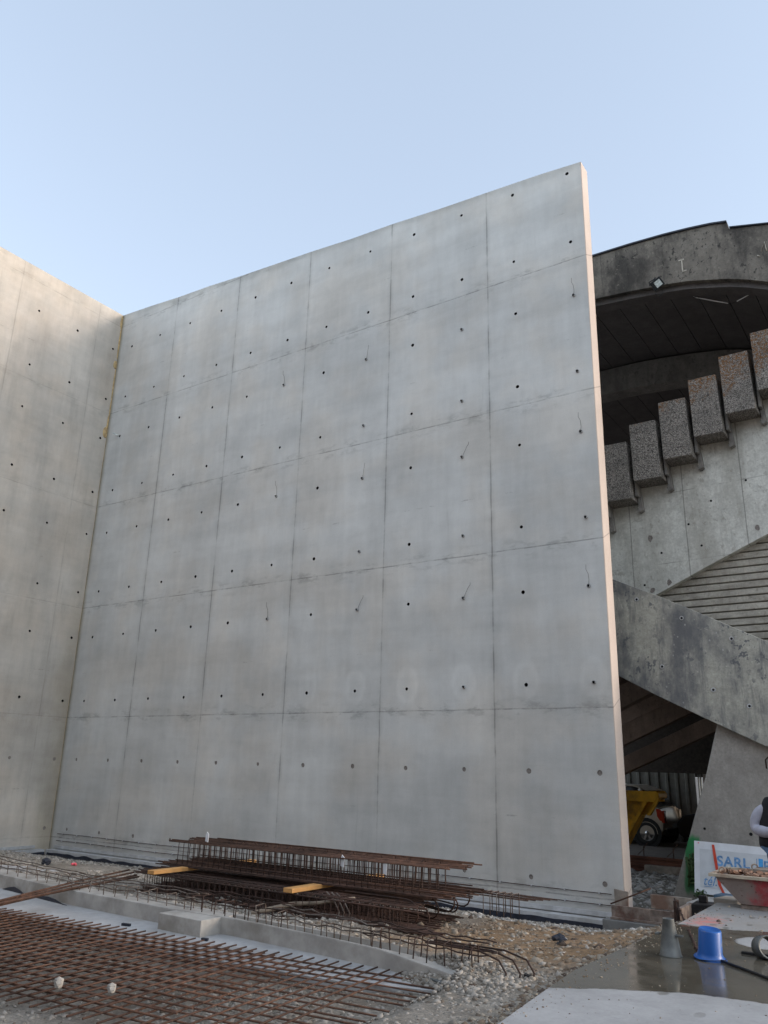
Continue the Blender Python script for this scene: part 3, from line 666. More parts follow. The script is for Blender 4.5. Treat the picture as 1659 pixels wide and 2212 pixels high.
t = thing('rebar_bundle', 'dense dark bundle of straight bars packed between the two cage layers', 'rebar', (9.35, -4.8, .275))
for q in range(34):
    o = link('long_bar', m_long, None, t, (random.uniform(-.15, .2), random.uniform(0, .95), random.uniform(0, .035))); o.rotation_euler = (0, random.uniform(-.002, .002), random.uniform(-.008, .008))
t = thing('rebar_ladder', 'long rusty ladder of bars lying on top of the cage stack', 'rebar', (10.15, -4.45, .578), 0)
for yy, zz in ((0, 0), (.12, .0), (.06, .05), (.22, .0), (.3, .01)):
    o = link('long_bar', m_long2, None, t, (random.uniform(-.3, -.1), yy, zz)); o.scale = (.90, 1, 1)
k = .1
while k < 3.45:
    b = B((10.15+k, -4.45, .578)); b.tube([(10.15+k, -4.45, .578), (10.15+k+.03, -4.39, .62), (10.15+k, -4.32, .578)], .006, 5); b.obj('rung', M['rust2'], t); k += .2
# ground dunnage and timbers
def timber(x, y0, y1, z, wd, h, label, cat='timber'):
    b = B((x, y0, z)); b.prism([(x, y0), (x+wd, y0), (x+wd+.02, y1), (x+.02, y1)], z, z+h, ax='z'); return tag(b.obj('timber_batten', M['wood'], bevel=.004), label, cat, 'timber battens between the cages')
timber(9.78, -5.36, -3.5, .245, .12, .045, 'yellow timber batten sticking out between the cages at the left')
timber(12.0, -5.32, -3.5, .245, .13, .045, 'yellow timber batten sticking out between the cages near the middle')
# bent bars at the right end
t = thing('bent_bars', 'hooped rebar ends arching out of the cage stack at its right end', 'rebar', (13.5, -4.4, .1))
for k in range(6):
    y = -4.9+.2*k; x = 13.35+.05*k*random.random(); b = B((13.5, -4.4, .1)); r_ = random.uniform(.09, .13); z0 = random.choice((.08, .14, .2))
    b.tube([(x-.8, y, z0+r_)] + [(x+r_*1.1*math.sin(a_), y+.02*a_, z0+r_*math.cos(a_)) for a_ in np.linspace(0, math.pi*1.05, 8)] + [(x-.35, y+.05, z0-r_*1.0+.04)], .009, 6); b.obj('bar', M['rust2'], t)
t = thing('hooked_rods', 'three curved hooks of rebar hanging from the front of the cage stack', 'rebar', (12.75, -5.15, .05))
for k in range(3):
    b = B((12.75, -5.15, .05)); x = 12.62+.07*k
    b.tube([(x-.18, -5.1, .27), (x-.05, -5.13, .2), (x+.05, -5.16, .1), (x+.04, -5.17, .03), (x-.08, -5.18, -.0+.02), (x-.25, -5.17, .03)], .008, 6); b.obj('bar', M['rustgrey'], t)
t = thing('strap', 'pale twisted strap lying against the front of the cage stack', 'strap', (12.2, -5.3, .05))
b = B((12.2, -5.3, .05)); b.tube([(11.75, -5.55, .03), (11.9, -5.42, .07), (12.1, -5.25, .13), (12.35, -5.15, .15), (12.6, -5.1, .2), (12.8, -5.06, .24)], [.02, .028, .024, .02, .016, .012], 7); b.obj('strap_band', plain('muddy strap', (.22, .18, .14), .8), t)
for x, y, z, lab in ((12.95, -4.75, .47, 'white paper tag wired to the upper cages at the right'), (12.35, -4.74, .50, 'small torn white tag on the upper cages'), (9.98, -4.60, .60, 'white rag caught on top of the cages at the left')):
    b = B((x, y, z)); b.prism([(x, z), (x+.05, z-.01), (x+.055, z+.09), (x+.02, z+.12), (x+.002, z+.08)], y-.004, y+.004); tag(b.obj('paper_tag', M['white']), lab, 'tag')
# long bars trailing off the stack to the right
t = thing('rebar_offcuts', 'cluster of cement-spotted rebar cage pieces beyond the stack on the right', 'rebar', (13.9, -3.2, -.1))
for k in range(5):
    b = B((13.9, -3.2, -.1)); b.tube([(12.9, -3.3+.08*k, .16+.02*(k % 2)), (13.95+.06*k, -3.1+.08*k, .12)], .008, 6); b.obj('long_bar', M['rust2'], t)
for k in range(5):
    x = 13.45+.09*k; b = B((13.9, -3.2, -.1)); b.tube([(x, -3.3, -.05), (x, -3.3, .19), (x+.01, -3.08, .19), (x+.01, -3.08, -.05)], .006, 5); b.obj('stirrup', M['rustgrey'], t)
# loose long bars at the left
for k, (p, q, lab) in enumerate([((10.05, -7.52, .19), (9.0, -5.0, .20), 'uppermost long loose rebar crossing the beam at the left edge'), ((10.05, -7.56, .17), (9.12, -5.02, .18), 'second long loose rebar crossing the beam at the left edge'),
        ((10.1, -7.54, .155), (9.30, -5.12, .17), 'third long loose rebar crossing the beam, with the bluntest angle'), ((10.14, -7.5, .185), (9.52, -5.4, .18), 'fourth long loose rebar crossing the beam, shorter than the rest'), ((10.12, -7.6, .165), (9.44, -5.2, .17), 'lowest long loose rebar crossing the beam at the left edge')]):
    b = B(p); P0, P1 = Vector(p), Vector(q); e = P0-(P1-P0)*.5
    b.tube([e, P0, P0.lerp(P1, .5)+Vector((0, 0, .01)), P1], .011, 6); tag(b.obj('loose_rebar', M['rust']), lab, 'rebar', 'loose rebars at the left')

# ------------------------------------------------------------------ grandstand
gs = thing('grandstand', 'old weathered concrete grandstand with stepped seat blocks behind the wall end', 'grandstand', (14.5, 2.5, -.4))
# canopy fascia (arched)
tx_ = [(12.2, 12.72), (13.38, 12.78), (14.22, 12.76), (14.95, 12.72), (15.46, 12.67), (15.9, 12.61), (16.22, 12.54)]
bx_ = [(19.0, 9.95), (17.4, 10.62), (16.83, 10.91), (16.49, 11.08), (16.12, 11.23), (15.35, 11.45), (14.88, 11.53), (14.14, 11.62), (13.39, 11.69), (12.2, 11.7)]
b = B((14.5, 2.5, 11)); b.prism(tx_ + [(16.24, 12.38), (16.97, 12.19), (17.8, 11.9), (19.0, 11.35)] + bx_, 2.6, 3.0); b.obj('canopy_fascia', M['fascia'], gs)
b = B((14.5, 2.5, 12)); b.prism([(x, z) for x, z in tx_] + [(x, z+.035) for x, z in tx_[::-1]], 2.56, 3.3); b.prism([(16.26, 12.385), (16.97, 12.195), (19, 11.355), (19, 11.38), (16.97, 12.22), (16.26, 12.41)], 2.56, 3.3)
b.obj('roof_edge', M['membrane'], gs)
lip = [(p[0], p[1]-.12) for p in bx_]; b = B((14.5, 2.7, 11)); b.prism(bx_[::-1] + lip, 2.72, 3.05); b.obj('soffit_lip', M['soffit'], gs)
# ceiling planks, each a curved strip running back
arc = sorted([(p[0], p[1]+.02) for p in bx_] + [(21.5, 8.6)]); ax_, az_ = [p[0] for p in arc], [p[1] for p in arc]
cz = lambda x: float(np.interp(x, ax_, az_))
for k in range(18):
    x0 = 10.9+.56*k; x1 = x0+.545
    for (ya, yb_) in ((3.0, 5.95), (6.5, 12.5)):
        sh = .01*(ya-3), .01*(yb_-3)
        b = B((x0, ya, cz(x0)))
        n = b.addv([(x0+sh[0], ya, cz(x0)), (x1+sh[0], ya, cz(x1)), (x1+sh[1], yb_, cz(x1)), (x0+sh[1], yb_, cz(x0))] + [(x0+sh[0], ya, cz(x0)+.2), (x1+sh[0], ya, cz(x1)+.2), (x1+sh[1], yb_, cz(x1)+.2), (x0+sh[1], yb_, cz(x0)+.2)])
        for q in ((0, 1, 2, 3), (7, 6, 5, 4), (0, 4, 5, 1), (1, 5, 6, 2), (2, 6, 7, 3), (3, 7, 4, 0)): b.face([n+i for i in q])
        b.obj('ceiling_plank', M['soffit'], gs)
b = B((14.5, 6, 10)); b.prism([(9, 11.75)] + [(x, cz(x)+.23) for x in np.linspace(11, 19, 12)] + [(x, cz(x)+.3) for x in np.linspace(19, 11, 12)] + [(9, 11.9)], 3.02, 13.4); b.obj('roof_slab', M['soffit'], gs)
b = B((14.5, 6, 10)); b.prism([(9, 11.65)] + [(x, cz(x)-.03) for x in np.linspace(11, 19, 12)] + [(x, cz(x)-.72) for x in np.linspace(19, 11, 12)] + [(9, 10.9)], 5.97, 6.45); b.obj('canopy_beam', M['canopyb'], gs)
# raker (light concrete), with bearing notches
st = lambda i: (13.46+.60*i, 6.74+.338*i)       # bottom-left of block i
top = []
for i in range(-2, 9):
    x, z = st(i); top += [(x-.02, z+.0), (x+.60-.03, z+.01)]
low = [(19.2, 7.13), (16.26, 5.82), (15.21, 5.36), (14.16, 4.88), (13.2, 4.42), (12.2, 3.9)]
b = B((14.5, 2.6, 5)); b.prism([(p[0], p[1]) for p in top] + low, 2.6, 3.1); b.obj('raker_beam', M['raker'], gs)
# seat blocks in front of the raker
for i in range(-1, 7):
    x, z = st(i); hgt = 1.20; 
    b = B((x, 2.1, z)); n = b.addv([(x+.0, 2.1, z), (x+.525, 2.1, z+.0), (x+.50, 2.1, z+hgt), (x-.015, 2.1, z+hgt), (x+.04, 3.4, z-.0), (x+.565, 3.4, z), (x+.52, 3.4, z+hgt), (x+.0, 3.4, z+hgt)])
    for q in ((0, 1, 2, 3), (4, 7, 6, 5), (0, 4, 5, 1), (1, 5, 6, 2), (2, 6, 7, 3), (3, 7, 4, 0)): b.face([n+j for j in q])
    o = b.obj('seat_block', M['aggregate'], gs, bevel=.012)
    b = B((x+.55, 2.45, z)); b.box((x+.555, 2.3, z+.10), (x+.60, 3.3, z+1.1)); b.prism([(x+.54, z+.32), (x+.60, z+.28), (x+.64, z-.16), (x+.56, z-.20), (x+.53, z-.12), (x+.56, z-.1)], 2.45, 2.59); b.obj('bearing', M['canopyb'], gs)
# grooved wall in the triangle below the raker
b = B((15, 2.7, 4)); b.box((12.5, 2.84, 1.5), (19.2, 3.0, 7.4))
z = 2.2
while z < 7.2:
    xl = 12.6; b.prism([(2.80, z+.0), (2.86, z-.01), (2.86, z+.12), (2.76, z+.115), (2.76, z+.012)], 12.6, 19.2, ax='x'); z += .135
b2 = b.obj('grooved_wall', M['groove'], gs)
# clip grooved wall above raker: raker covers it (y 2.6) up to its top edge; upper part cut away
bm = bmesh.new(); bm.from_mesh(b2.data)
nrm = Vector((-.455, 0, 1)).normalized(); bmesh.ops.bisect_plane(bm, geom=bm.verts[:]+bm.edges[:]+bm.faces[:], plane_co=Vector((16.26, 2.6, 6.0))-Vector((15, 2.7, 4)), plane_no=nrm, clear_outer=True)
nrm = Vector((.51, 0, 1)).normalized(); bmesh.ops.bisect_plane(bm, geom=bm.verts[:]+bm.edges[:]+bm.faces[:], plane_co=Vector((15.18, 2.6, 2.9))-Vector((15, 2.7, 4)), plane_no=nrm, clear_inner=True)
bm.to_mesh(b2.data); bm.free()
# stair beam
b = B((15, 1.2, 3)); b.prism([(12.4, 5.70), (13.84, 4.94), (14.54, 4.60), (15.18, 4.26), (15.76, 3.94), (16.26, 3.67), (17.4, 3.05), (19.2, 2.2), (19.2, 2.1), (16.05, 2.06), (15.91, 2.13), (15.17, 2.5), (14.41, 2.89), (13.84, 3.21), (12.4, 3.98)], 1.2, 1.62)
b.obj('stair_beam', M['stringer'], gs, bevel=.012)
for x, z in [(14.22, 4.54), (14.96, 4.15), (15.72, 3.75), (14.57, 3.35), (15.36, 2.94), (15.88, 2.67)]:
    b = B((x, 1.19, z)); b.lathe([(.036, .0), (.036, -.006), (.022, -.006), (.02, .0)], (x, 1.198, z), 14, M_=Matrix.Rotation(math.pi/2, 4, 'X') @ Matrix.Scale(-1, 4, (0, 0, 1))); b.obj('tie_ring', M['ledge'], gs)
    b = B((x, 1.19, z)); b.tube([(x, 1.1975, z), (x, 1.25, z)], .021, 10); b.obj('tie_hole', M['hole'], gs)
for x, z in [(15.35, 6.60), (14.9, 6.2), (15.1, 5.75), (16.0, 6.9), (14.35, 5.7), (13.98, 5.1)]:
    b = B((x, 2.59, z)); b.tube([(x, 2.597, z), (x, 2.63, z)], .022, 10); b.obj('tie_hole', M['hole'], gs)
for x, z, s_ in [(14.15, 6.02, .07), (15.25, 7.28, .05), (14.45, 5.10, .05), (16.1, 5.95, .05), (14.12, 4.98, .06)]:
    b = B((x, 2.59, z)); n_ = 9; n = b.addv([(x+s_*random.uniform(.5, 1.1)*math.cos(2*math.pi*k/n_), 2.594, z+1.4*s_*random.uniform(.5, 1.1)*math.sin(2*math.pi*k/n_)) for k in range(n_)] + [(x+.01, 2.60, z-.01)]); [b.face([n+k, n+(k+1) % n_, n+n_]) for k in range(n_)]; b.obj('spall', M['plug'], gs)
# big leaning pier
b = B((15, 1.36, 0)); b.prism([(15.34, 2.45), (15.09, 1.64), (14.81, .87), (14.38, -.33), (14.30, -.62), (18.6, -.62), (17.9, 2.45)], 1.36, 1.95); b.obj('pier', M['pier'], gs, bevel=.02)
b = B((15, 1.34, .5)); b.tube([(15.67, 1.355, 1.86-1.1), (15.67, 1.39, .76)], .026, 10); b.tube([(14.99, 1.355, .30+.5), (14.99, 1.37, .80)], .02, 8); b.obj('tie_hole', M['hole'], gs)
t = thing('steel_hook', 'rusty bent steel hook cast in the big pier above the person', 'hook', (16.02, 1.33, 1.8)); b = B((16.02, 1.33, 1.8)); b.tube([(16.01, 1.30, 1.73), (16.01, 1.29, 1.86), (16.05, 1.29, 1.90), (16.12, 1.36, 1.9)], .012, 7); b.obj('bar', M['rust2'], t)
# inner structure
for (y, x0, z0, x1, z1, h) in ((6, 10.5, 1.19, 19, 5.0, .36), (9, 9.0, 1.80, 19, 6.3, .5), (4, 12.0, 2.92, 16.5, 5.0, .45), (11.6, 8, 2.3, 19, 7.2, .4)):
    b = B((14, y, z0)); b.prism([(x0, z0), (x1, z1), (x1, z1-h), (x0, z0-h)], y, y+.3); b.obj('inner_raker', M['inner'], gs)
b = B((14, 8, 3)); b.prism([(9.2, 4.2), (13.9, 6.6), (19.2, 9.6), (19.2, 9.3), (13.9, 6.3), (9.2, 3.9)], 3.15, 13.4); b.obj('seating_deck', M['inner'], gs)
b = B((14, 13.5, 0)); b.box((9.3, 13.6, 1.55), (19.2, 13.9, 12.0)); b.obj('back_wall', M['darkwall'], gs)  # wall added to close the stand and keep its inside dark
b = B((14, 13.5, 0)); b.box((19.2, 3.15, -.5), (19.6, 13.9, 9.5)); b.obj('side_wall', M['darkwall'], gs)  # unseen wall added to keep daylight out from under the stand
# chipped marks on the fascia
b = B((15.3, 2.59, 12)); b.box((15.25, 2.592, 11.72), (15.275, 2.599, 12.0)); b.box((15.2, 2.592, 11.98), (15.31, 2.599, 12.01)); b.box((15.25, 2.592, 11.70), (15.34, 2.599, 11.725)); b.obj('chipped_mark', M['chip'], gs)
b = B((16.8, 2.59, 11.7)); b.tube([(16.78, 2.596, 11.62), (16.86, 2.596, 11.82), (16.88, 2.596, 11.6)], .012, 5); b.tube([(16.70, 2.596, 11.56), (16.75, 2.596, 11.52)], .012, 5); b.obj('chipped_mark', M['chip'], gs)
# floodlight
fl_ = thing('floodlight', 'small dark floodlight clamped under the arched canopy edge', 'floodlight', (14.74, 2.5, 11.55))
MM = Matrix.Translation((14.76, 2.44, 11.5)) @ Matrix.Rotation(math.radians(-28), 4, 'Y') @ Matrix.Rotation(math.radians(35), 4, 'X')
b = B((14.74, 2.5, 11.55)); b.box((-.12, -.02, -.10), (.12, .08, .10), 0, MM); b.box((-.08, .08, -.07), (.08, .11, .07), 0, MM); b.obj('housing', M['floodl'], fl_, bevel=.01)
b = B((14.74, 2.5, 11.55)); b.box((-.05, -.027, -.075), (.085, -.021, .06), 0, MM); b.obj('lens', M['floodg'], fl_)
b = B((14.74, 2.5, 11.55)); b.tube([(14.58, 2.55, 11.56), (14.60, 2.45, 11.60), (14.74, 2.42, 11.62)], .012, 6); b.obj('bracket', M['floodl'], fl_)
b = B((14.74, 2.5, 11.55)); b.tube([(14.76+.08*math.sin(a_), 2.55, 11.40-.06+.08*math.cos(a_)) for a_ in np.linspace(.5, 5.6, 10)], .005, 5); b.obj('cable', M['floodl'], fl_)
for a_, c_, lab in (((15.35, 3.2, 11.38), (15.97, 3.2, 11.03), 'white lamp tube hanging loose under the canopy, left one'), ((16.14, 3.2, 11.02), (16.62, 3.2, 11.17), 'white lamp tube hanging loose under the canopy, right one')):
    t = thing('lamp_tube', lab, 'lamp tube', a_, 0, 'white lamp tubes slung under the canopy'); b = B(a_); b.tube([a_, c_], .012, 8); b.obj('tube', M['tube'], t)
    b = B(a_); A_ = Vector(a_); b.tube([A_, A_+Vector((-.1, 0, -.02 if 'right' in lab else .09)), A_+Vector((-.18, 0, 0 if 'right' in lab else .24))], .004, 5); b.obj('wire', M['tube'] if 'left' in lab else M['black'], t)

# ------------------------------------------------------------------ behind: fence, car, yellow skip, beams
fe = thing('metal_fence', 'grey corrugated metal fence standing at the back under the stand', 'fence', (10, 13.3, -.3))
b = B((10, 13.3, -.3)); pts = []; x = 5.0; k = 0
while x < 12.05: pts.append((x, 13.3 - (.05 if k % 4 in (1, 2) else 0))); x += (.035 if k % 2 == 0 else (.065 if k % 4 == 1 else .155)); k += 1
n = b.addv([(p[0], p[1], -.3) for p in pts] + [(p[0], p[1], 1.66) for p in pts])
for i in range(len(pts)-1): b.face([n+i, n+i+1, n+len(pts)+i+1, n+len(pts)+i])
b.obj('sheet', M['sheet'], fe)
for x, wd in ((12.07, .02), (12.13, .03), (12.22, .11), (12.42, .03), (12.52, .1), (12.75, .12)):
    b = B((x, 13.2, -.3)); b.box((x, 13.22, -.3), (x+wd, 13.32, 1.62+.05*random.random())); b.obj('post', M['ply'] if wd > .05 else M['sheet'], fe)

def car(x_rear, y_side, z0, paint, label, s=1.0, heading=0):
    """car pointing to -x, near side at y_side"""
    t = thing('parked_car', label, 'car', (x_rear-2, y_side+.85, z0), heading)
    O_ = Vector((x_rear-2, y_side+.85, z0)); W = .86
    def P(x, y, z): return Vector((x_rear-2 + x, y_side+.85 + y, z0 + z))
    prof = [(-2.0, .35), (-2.02, .62), (-1.85, .82), (-1.0, .98), (-.5, 1.02), (1.5, 1.03), (1.93, 1.0), (1.99, .86), (2.02, .62), (2.0, .42), (1.9, .30), (-1.9, .26)]
    b = B(O_); k = len(prof); secs = []
    for yy, ins, up in ((-W, .03, -.0), (-W*.97, .0, .0), (0, -.06, .03), (W*.97, 0, 0), (W, .03, 0)):
        secs.append(b.addv([P(px*(1-ins/2) , yy, pz + (up if pz > .9 else 0)) for px, pz in prof]))
    for a, c in zip(secs, secs[1:]):
        for i in range(k): j = (i+1) % k; b.face([a+i, a+j, c+j, c+i], 0, True)
    b.face([secs[0]+i for i in range(k)]); b.face([secs[-1]+i for i in range(k)])
    body = b.obj('body', paint, t, bevel=.03)
    gh = [(-.95, .98), (-.35, 1.45), (.3, 1.55), (1.2, 1.52), (1.55, 1.42), (1.88, 1.02)]
    b = B(O_); A1 = b.addv([P(px, -W*(.97 if pz < 1.1 else .78), pz) for px, pz in gh]); A2 = b.addv([P(px, W*(.97 if pz < 1.1 else .78), pz) for px, pz in gh])
    for i in range(len(gh)-1): b.face([A1+i, A1+i+1, A2+i+1, A2+i], 0, False)
    b.face([A1+i for i in range(len(gh))]); b.face([A2+i for i in range(len(gh))]); b.obj('windows', M['glass'], t, bevel=.02)
    rf = [(-.30, 1.47), (.3, 1.56), (1.2, 1.535), (1.58, 1.43), (1.62, 1.45), (1.22, 1.575), (.3, 1.60), (-.33, 1.50)]
    b = B(O_); b.prism([(P(px, 0, pz).x, P(px, 0, pz).z) for px, pz in rf], O_.y-W*.80, O_.y+W*.80); b.obj('roof', paint, t, bevel=.015)
    for sy in (-1, 1):
        b = B(O_)
        for (p, q) in (((.95, 1.02), (.85, 1.53)), ((1.55, 1.02), (1.38, 1.48))):
            b.box((0, 0, 0), (.001, .001, .001), 0, Matrix.Translation(P(p[0], sy*W*.9, 1.03)))
            b.tube([P(p[0], sy*W*.985, p[1]), P(q[0], sy*W*.79, q[1])], .035 if p[0] < 1 else .06, 5)
        b.obj('window_pillar', paint, t)
        b = B(O_); pp = [(1.84, .98), (1.97, .96), (2.035, .84), (2.04, .66), (1.93, .67), (1.86, .78)]
        b.prism([(P(a_, 0, 0).x, P(0, 0, c_).z) for a_, c_ in pp], O_.y+sy*W*1.014, O_.y+sy*W*.9); b.box(P(1.98, sy*W*1.0, .62), P(2.055, sy*W*.80, .93))
        n = b.addv([P(1.84, sy*(W*.985), .98), P(1.97, sy*(W*.90), .96), P(2.03, sy*W*.80, .84), P(2.045, sy*W*.72, .60), P(1.93, sy*W*.99, .66), P(1.86, sy*W*.99, .74)] + [P(1.72, sy*W*.8, .96), P(1.9, sy*W*.7, .94), P(1.9, sy*W*.7, .84), P(1.9, sy*W*.6, .6), P(1.8, sy*W*.8, .63), P(1.7, sy*W*.8, .74)])
        for i in range(6): b.face([n+i, n+(i+1) % 6, n+6+(i+1) % 6, n+6+i])
        b.face([n+i for i in range(6)])
        tl_ = b.obj('tail_light', M['lampred'] if sy < 0 else paint, t)
        b = B(O_); c0 = P(2.045, sy*W*.93, .82); blob(b, c0, (.03, .045, .09) if sy < 0 else (.01, .02, .04), 3, 0, 2); b.obj('clear_lens', M['lampwhite'], tl_)
    for px in (-1.18, 1.55):
        for sy in (-1, 1):
            c0 = P(px, sy*(W-.10), .33); b = B(c0); MR = Matrix.Rotation(-math.pi/2*sy, 4, 'X')
            b.lathe([(.19, -.1), (.27, -.10), (.325, -.07), (.335, 0), (.325, .08), (.27, .105), (.20, .10)], c0, 30, M_=MR); ty = b.obj('wheel', M['tyre'], t)
            b = B(c0); b.lathe([(.20, .09), (.185, .10), (.18, .05), (.0, .04)], c0, 24, M_=MR)
            for q in range(6):
                MS = MR @ Matrix.Rotation(q*math.pi/3, 4, 'Z'); b.box((.03, -.03, .05), (.19, .03, .095), 0, Matrix.Translation(c0) @ MS)
            b.lathe([(.06, .07), (.06, .105), (0, .105)], c0, 12, M_=MR); b.obj('rim', M['rim'], ty)
            b = B(c0); b.lathe([(.40, .108), (.345, .112), (.30, .11)], c0, 26, M_=MR); b.obj('wheel_arch', M['tyre'], t)
    b = B(O_); b.box(P(1.96, -W*.9, .28), P(2.09, W*.9, .44)); b.obj('bumper', M['tyre'], t, bevel=.03)
    b = B(O_); b.box(P(2.0, -W*.93, .455), P(2.085, W*.93, .475)); b.obj('bumper_trim', M['rim'], t)
    b = B(O_); b.box(P(2.09, -.26, .46), P(2.10, .26, .57)); b.obj('number_plate', M['plate'], t)
    return t
car(11.60, 10.95, -.275, M['carpaint'], 'beige metallic hatchback parked in the gap right of the wall, red tail lamp lit')
car(15.9, 11.3, -.275, M['cardark'], 'black car mostly hidden behind the pier, in the gap behind the hatchback')
bpy.data.objects['parked_car']['label'] = 'beige metallic hatchback with red tail lamp parked before the metal fence'

ys_ = thing('yellow_skip', 'scratched yellow skip with sloping end and ribs, in front of the beige car', 'skip', (11, 6.2, -.3))
b = B((11, 6.2, -.3)); Z0 = -.28
b.prism([(12.70, 1.10), (11.87, Z0), (10.0, Z0), (9.1, 1.12)], 6.08, 6.6); b.prism([(12.6, 1.08), (12.96, 1.12), (12.74, .76), (12.5, .74)], 6.1, 6.14); b.obj('body', M['yellow'], ys_)
b = B((11, 6.2, -.3)); b.box((9.0, 5.98, 1.02), (12.90, 6.1, 1.24)); b.box((9.0, 6.58, 1.02), (12.90, 6.68, 1.24)); b.prism([(12.87, 1.05), (12.97, 1.12), (12.97, 1.2), (12.92, 1.25), (12.86, 1.25)], 5.97, 6.66); b.obj('rim', M['yellow'], ys_, bevel=.008)
for (p, q) in (((12.67, 1.02), (11.85, Z0)), ((12.95, 1.10), (12.72, .74)), ((11.9, 1.02), (11.4, Z0)), ((11.1, 1.02), (11.0, Z0))):
    b = B((11, 6.0, .4)); b.prism([(p[0]-.035, p[1]), (p[0]+.035, p[1]), (q[0]+.035, q[1]), (q[0]-.035, q[1])], 5.97, 6.082); b.obj('rib', M['yellow'], ys_)
for k, (z, y, x1, lab) in enumerate(((-.30, 5.0, 14.0, 'lower brown formwork beam lying by the road behind the wall'), (-.155, 5.03, 13.9, 'upper brown formwork beam lying by the road behind the wall'))):
    b = B((12, y, z)); b.prism([(y, z), (y+.1, z), (y+.1, z+.04), (y+.07, z+.05), (y+.07, z+.09), (y+.1, z+.10), (y+.1, z+.14), (y, z+.14), (y, z+.10), (y+.03, z+.09), (y+.03, z+.05), (y, z+.04)], 8, x1, ax='x'); tag(b.obj('formwork_beam', M['brownbeam']), lab, 'beam', 'brown beams by the road')
b = B((12.6, 4.85, -.3)); b.box((12.9, 4.85, -.3), (13.75, 4.97, -.16)); tag(b.obj('timber_plank', M['ply'], bevel=.005), 'short wooden plank in front of the brown beams', 'plank')
for x, lab in ((12.85, 'left bent rusty pin standing on the brown beams'), (13.45, 'right bent rusty pin standing on the brown beams')):
    b = B((x, 5.05, -.01)); b.tube([(x, 5.05, -.02), (x, 5.05, .17), (x+.02, 5.05, .19)], .012, 6); b.tube([(x-.14, 5.06, -.0), (x-.02, 5.06, .11), (x+.1, 5.06, .27)], .007, 5); tag(b.obj('steel_pin', M['rust']), lab, 'pin', 'pins on the brown beams')

# ------------------------------------------------------------------ form around the wall's foot
t = thing('steel_formwork', 'pale rusty steel formwork frame round the foot of the wall end', 'formwork', (14.4, -.45, -.4))
b = B((14.4, -.45, -.4)); b.box((14.05, -.50, -.36), (14.90, -.44, -.20)); b.box((14.05, -.56, -.37), (14.92, -.44, -.345)); b.obj('front_beam', M['steelrust'], t)
b = B((14.4, -.45, -.4)); b.box((14.90, -.58, -.36), (14.96, .75, -.18)); b.box((14.96, -.58, -.36), (15.10, .75, -.335)); b.obj('side_beam', M['steelrust'], t)
b = B((14.4, -.45, -.4)); b.box((14.3, .55, -.33), (14.9, .62, -.14)); b.obj('rear_beam', M['ply'], t)
b = B((14.4, -.45, -.4)); b.box((15.0, -.75, -.3), (15.035, -.6, -.02)); b.box((14.97, -.80, -.32), (15.08, -.7, -.26)); b.obj('clamp', M['rust2'], t)
b = B((14.0, -.06, -.36)); b.prism([(13.96, -.37), (14.15, -.38), (14.16, -.06), (13.955, -.035)], -.075, -.04); tag(b.obj('wooden_board', M['ply'], bevel=.003), 'upright weathered board against the foot of the wall end', 'board')
b = B((14.5, -.4, -.6)); b.box((13.95, -.62, -.62), (15.1, -.38, -.375)); tag(b.obj('footing_block', M['galv'] if 0 else plain('dark footing', (.17, .17, .165), .8, var=.2, sc=5, bump=.3), bevel=.01), 'dark concrete footing edge under the steel formwork', 'footing')
b = B((14.1, -.5, -.2)); b.tube([(14.05, -.52, -.18), (14.4, -.5, -.03), (14.62, -.45, .07)], .011, 6); tag(b.obj('steel_rod', M['rust']), 'thin rusty rod slanting up from the formwork by the wall end', 'rod')
b = B((15.35, -.7, -.2)); b.prism([(15.22, -.7), (15.5, -.6), (15.48, -.3), (15.2, -.3)], -.2, -.04, ax='z'); b.box((15.27, -.5, -.04), (15.38, -.42, .05)); tag(b.obj('black_crate', M['black'], bevel=.01), 'black crate between the steel formwork and the slab', 'crate')
pr = thing('prop_rod', 'rusty prop rod with clamps leaning from the formwork to the bucket', 'rod', (16.3, -4.9, .12))
p0, p1 = Vector((15.05, -.85, .02)), Vector((16.32, -4.82, .15)); b = B((16.3, -4.9, .12)); b.tube([p0, p1], .011, 7); b.obj('rod', M['rust2'], pr)
for f_, s_ in ((.12, .05), (.33, .035), (.42, .03), (.72, .04), (.80, .03), (.97, .035)):
    c0 = p0.lerp(p1, f_); b = B((16.3, -4.9, .12)); s_ *= .55; b.box((-s_*.7, -s_, -s_*.6), (s_*.7, s_, s_*.8), 0, Matrix.Translation(c0) @ Matrix.Rotation(f_*9, 4, 'Z')); b.obj('clamp', M['rust2'], pr, bevel=.006)

# ------------------------------------------------------------------ things on the slab
sc_ = thing('slump_cone', 'grey metal slump cone standing on the wet slab', 'cone', (16.155, -5.05, .121))
b = B((16.155, -5.05, .121)); c0 = (16.155, -5.05, .121); b.lathe([(.095, .0), (.096, .003), (.088, .012), (.047, .285), (.049, .29), (.044, .29), (.083, .01)], c0, 36); b.obj('cone', M['galv'], sc_)
b = B(c0); b.lathe([(.046, .27), (.0, .265)], c0, 24); b.obj('opening', M['hole'], sc_)
for sx in (1, -1):
    b = B(c0); b.box((16.155+sx*.06-.02, -5.085, .121+.155), (16.155+sx*.115, -5.03, .121+.17)); b.obj('handle', M['galv'], sc_, bevel=.004)
bk_ = thing('blue_bucket', 'upturned blue plastic bucket on the wet slab', 'bucket', (16.45, -4.95, .121), 0)
MR = Matrix.Rotation(math.radians(5), 4, 'Y') @ Matrix.Rotation(math.radians(3), 4, 'X'); c0 = (16.455, -4.95, .118)
b = B((16.45, -4.95, .121)); b.lathe([(.128, .014), (.130, .008), (.112, .022), (.102, .045), (.098, .06), (.092, .225), (.084, .240), (.078, .236), (.0, .232)], c0, 40, M_=MR); b.obj('bucket_body', M['blue'], bk_)
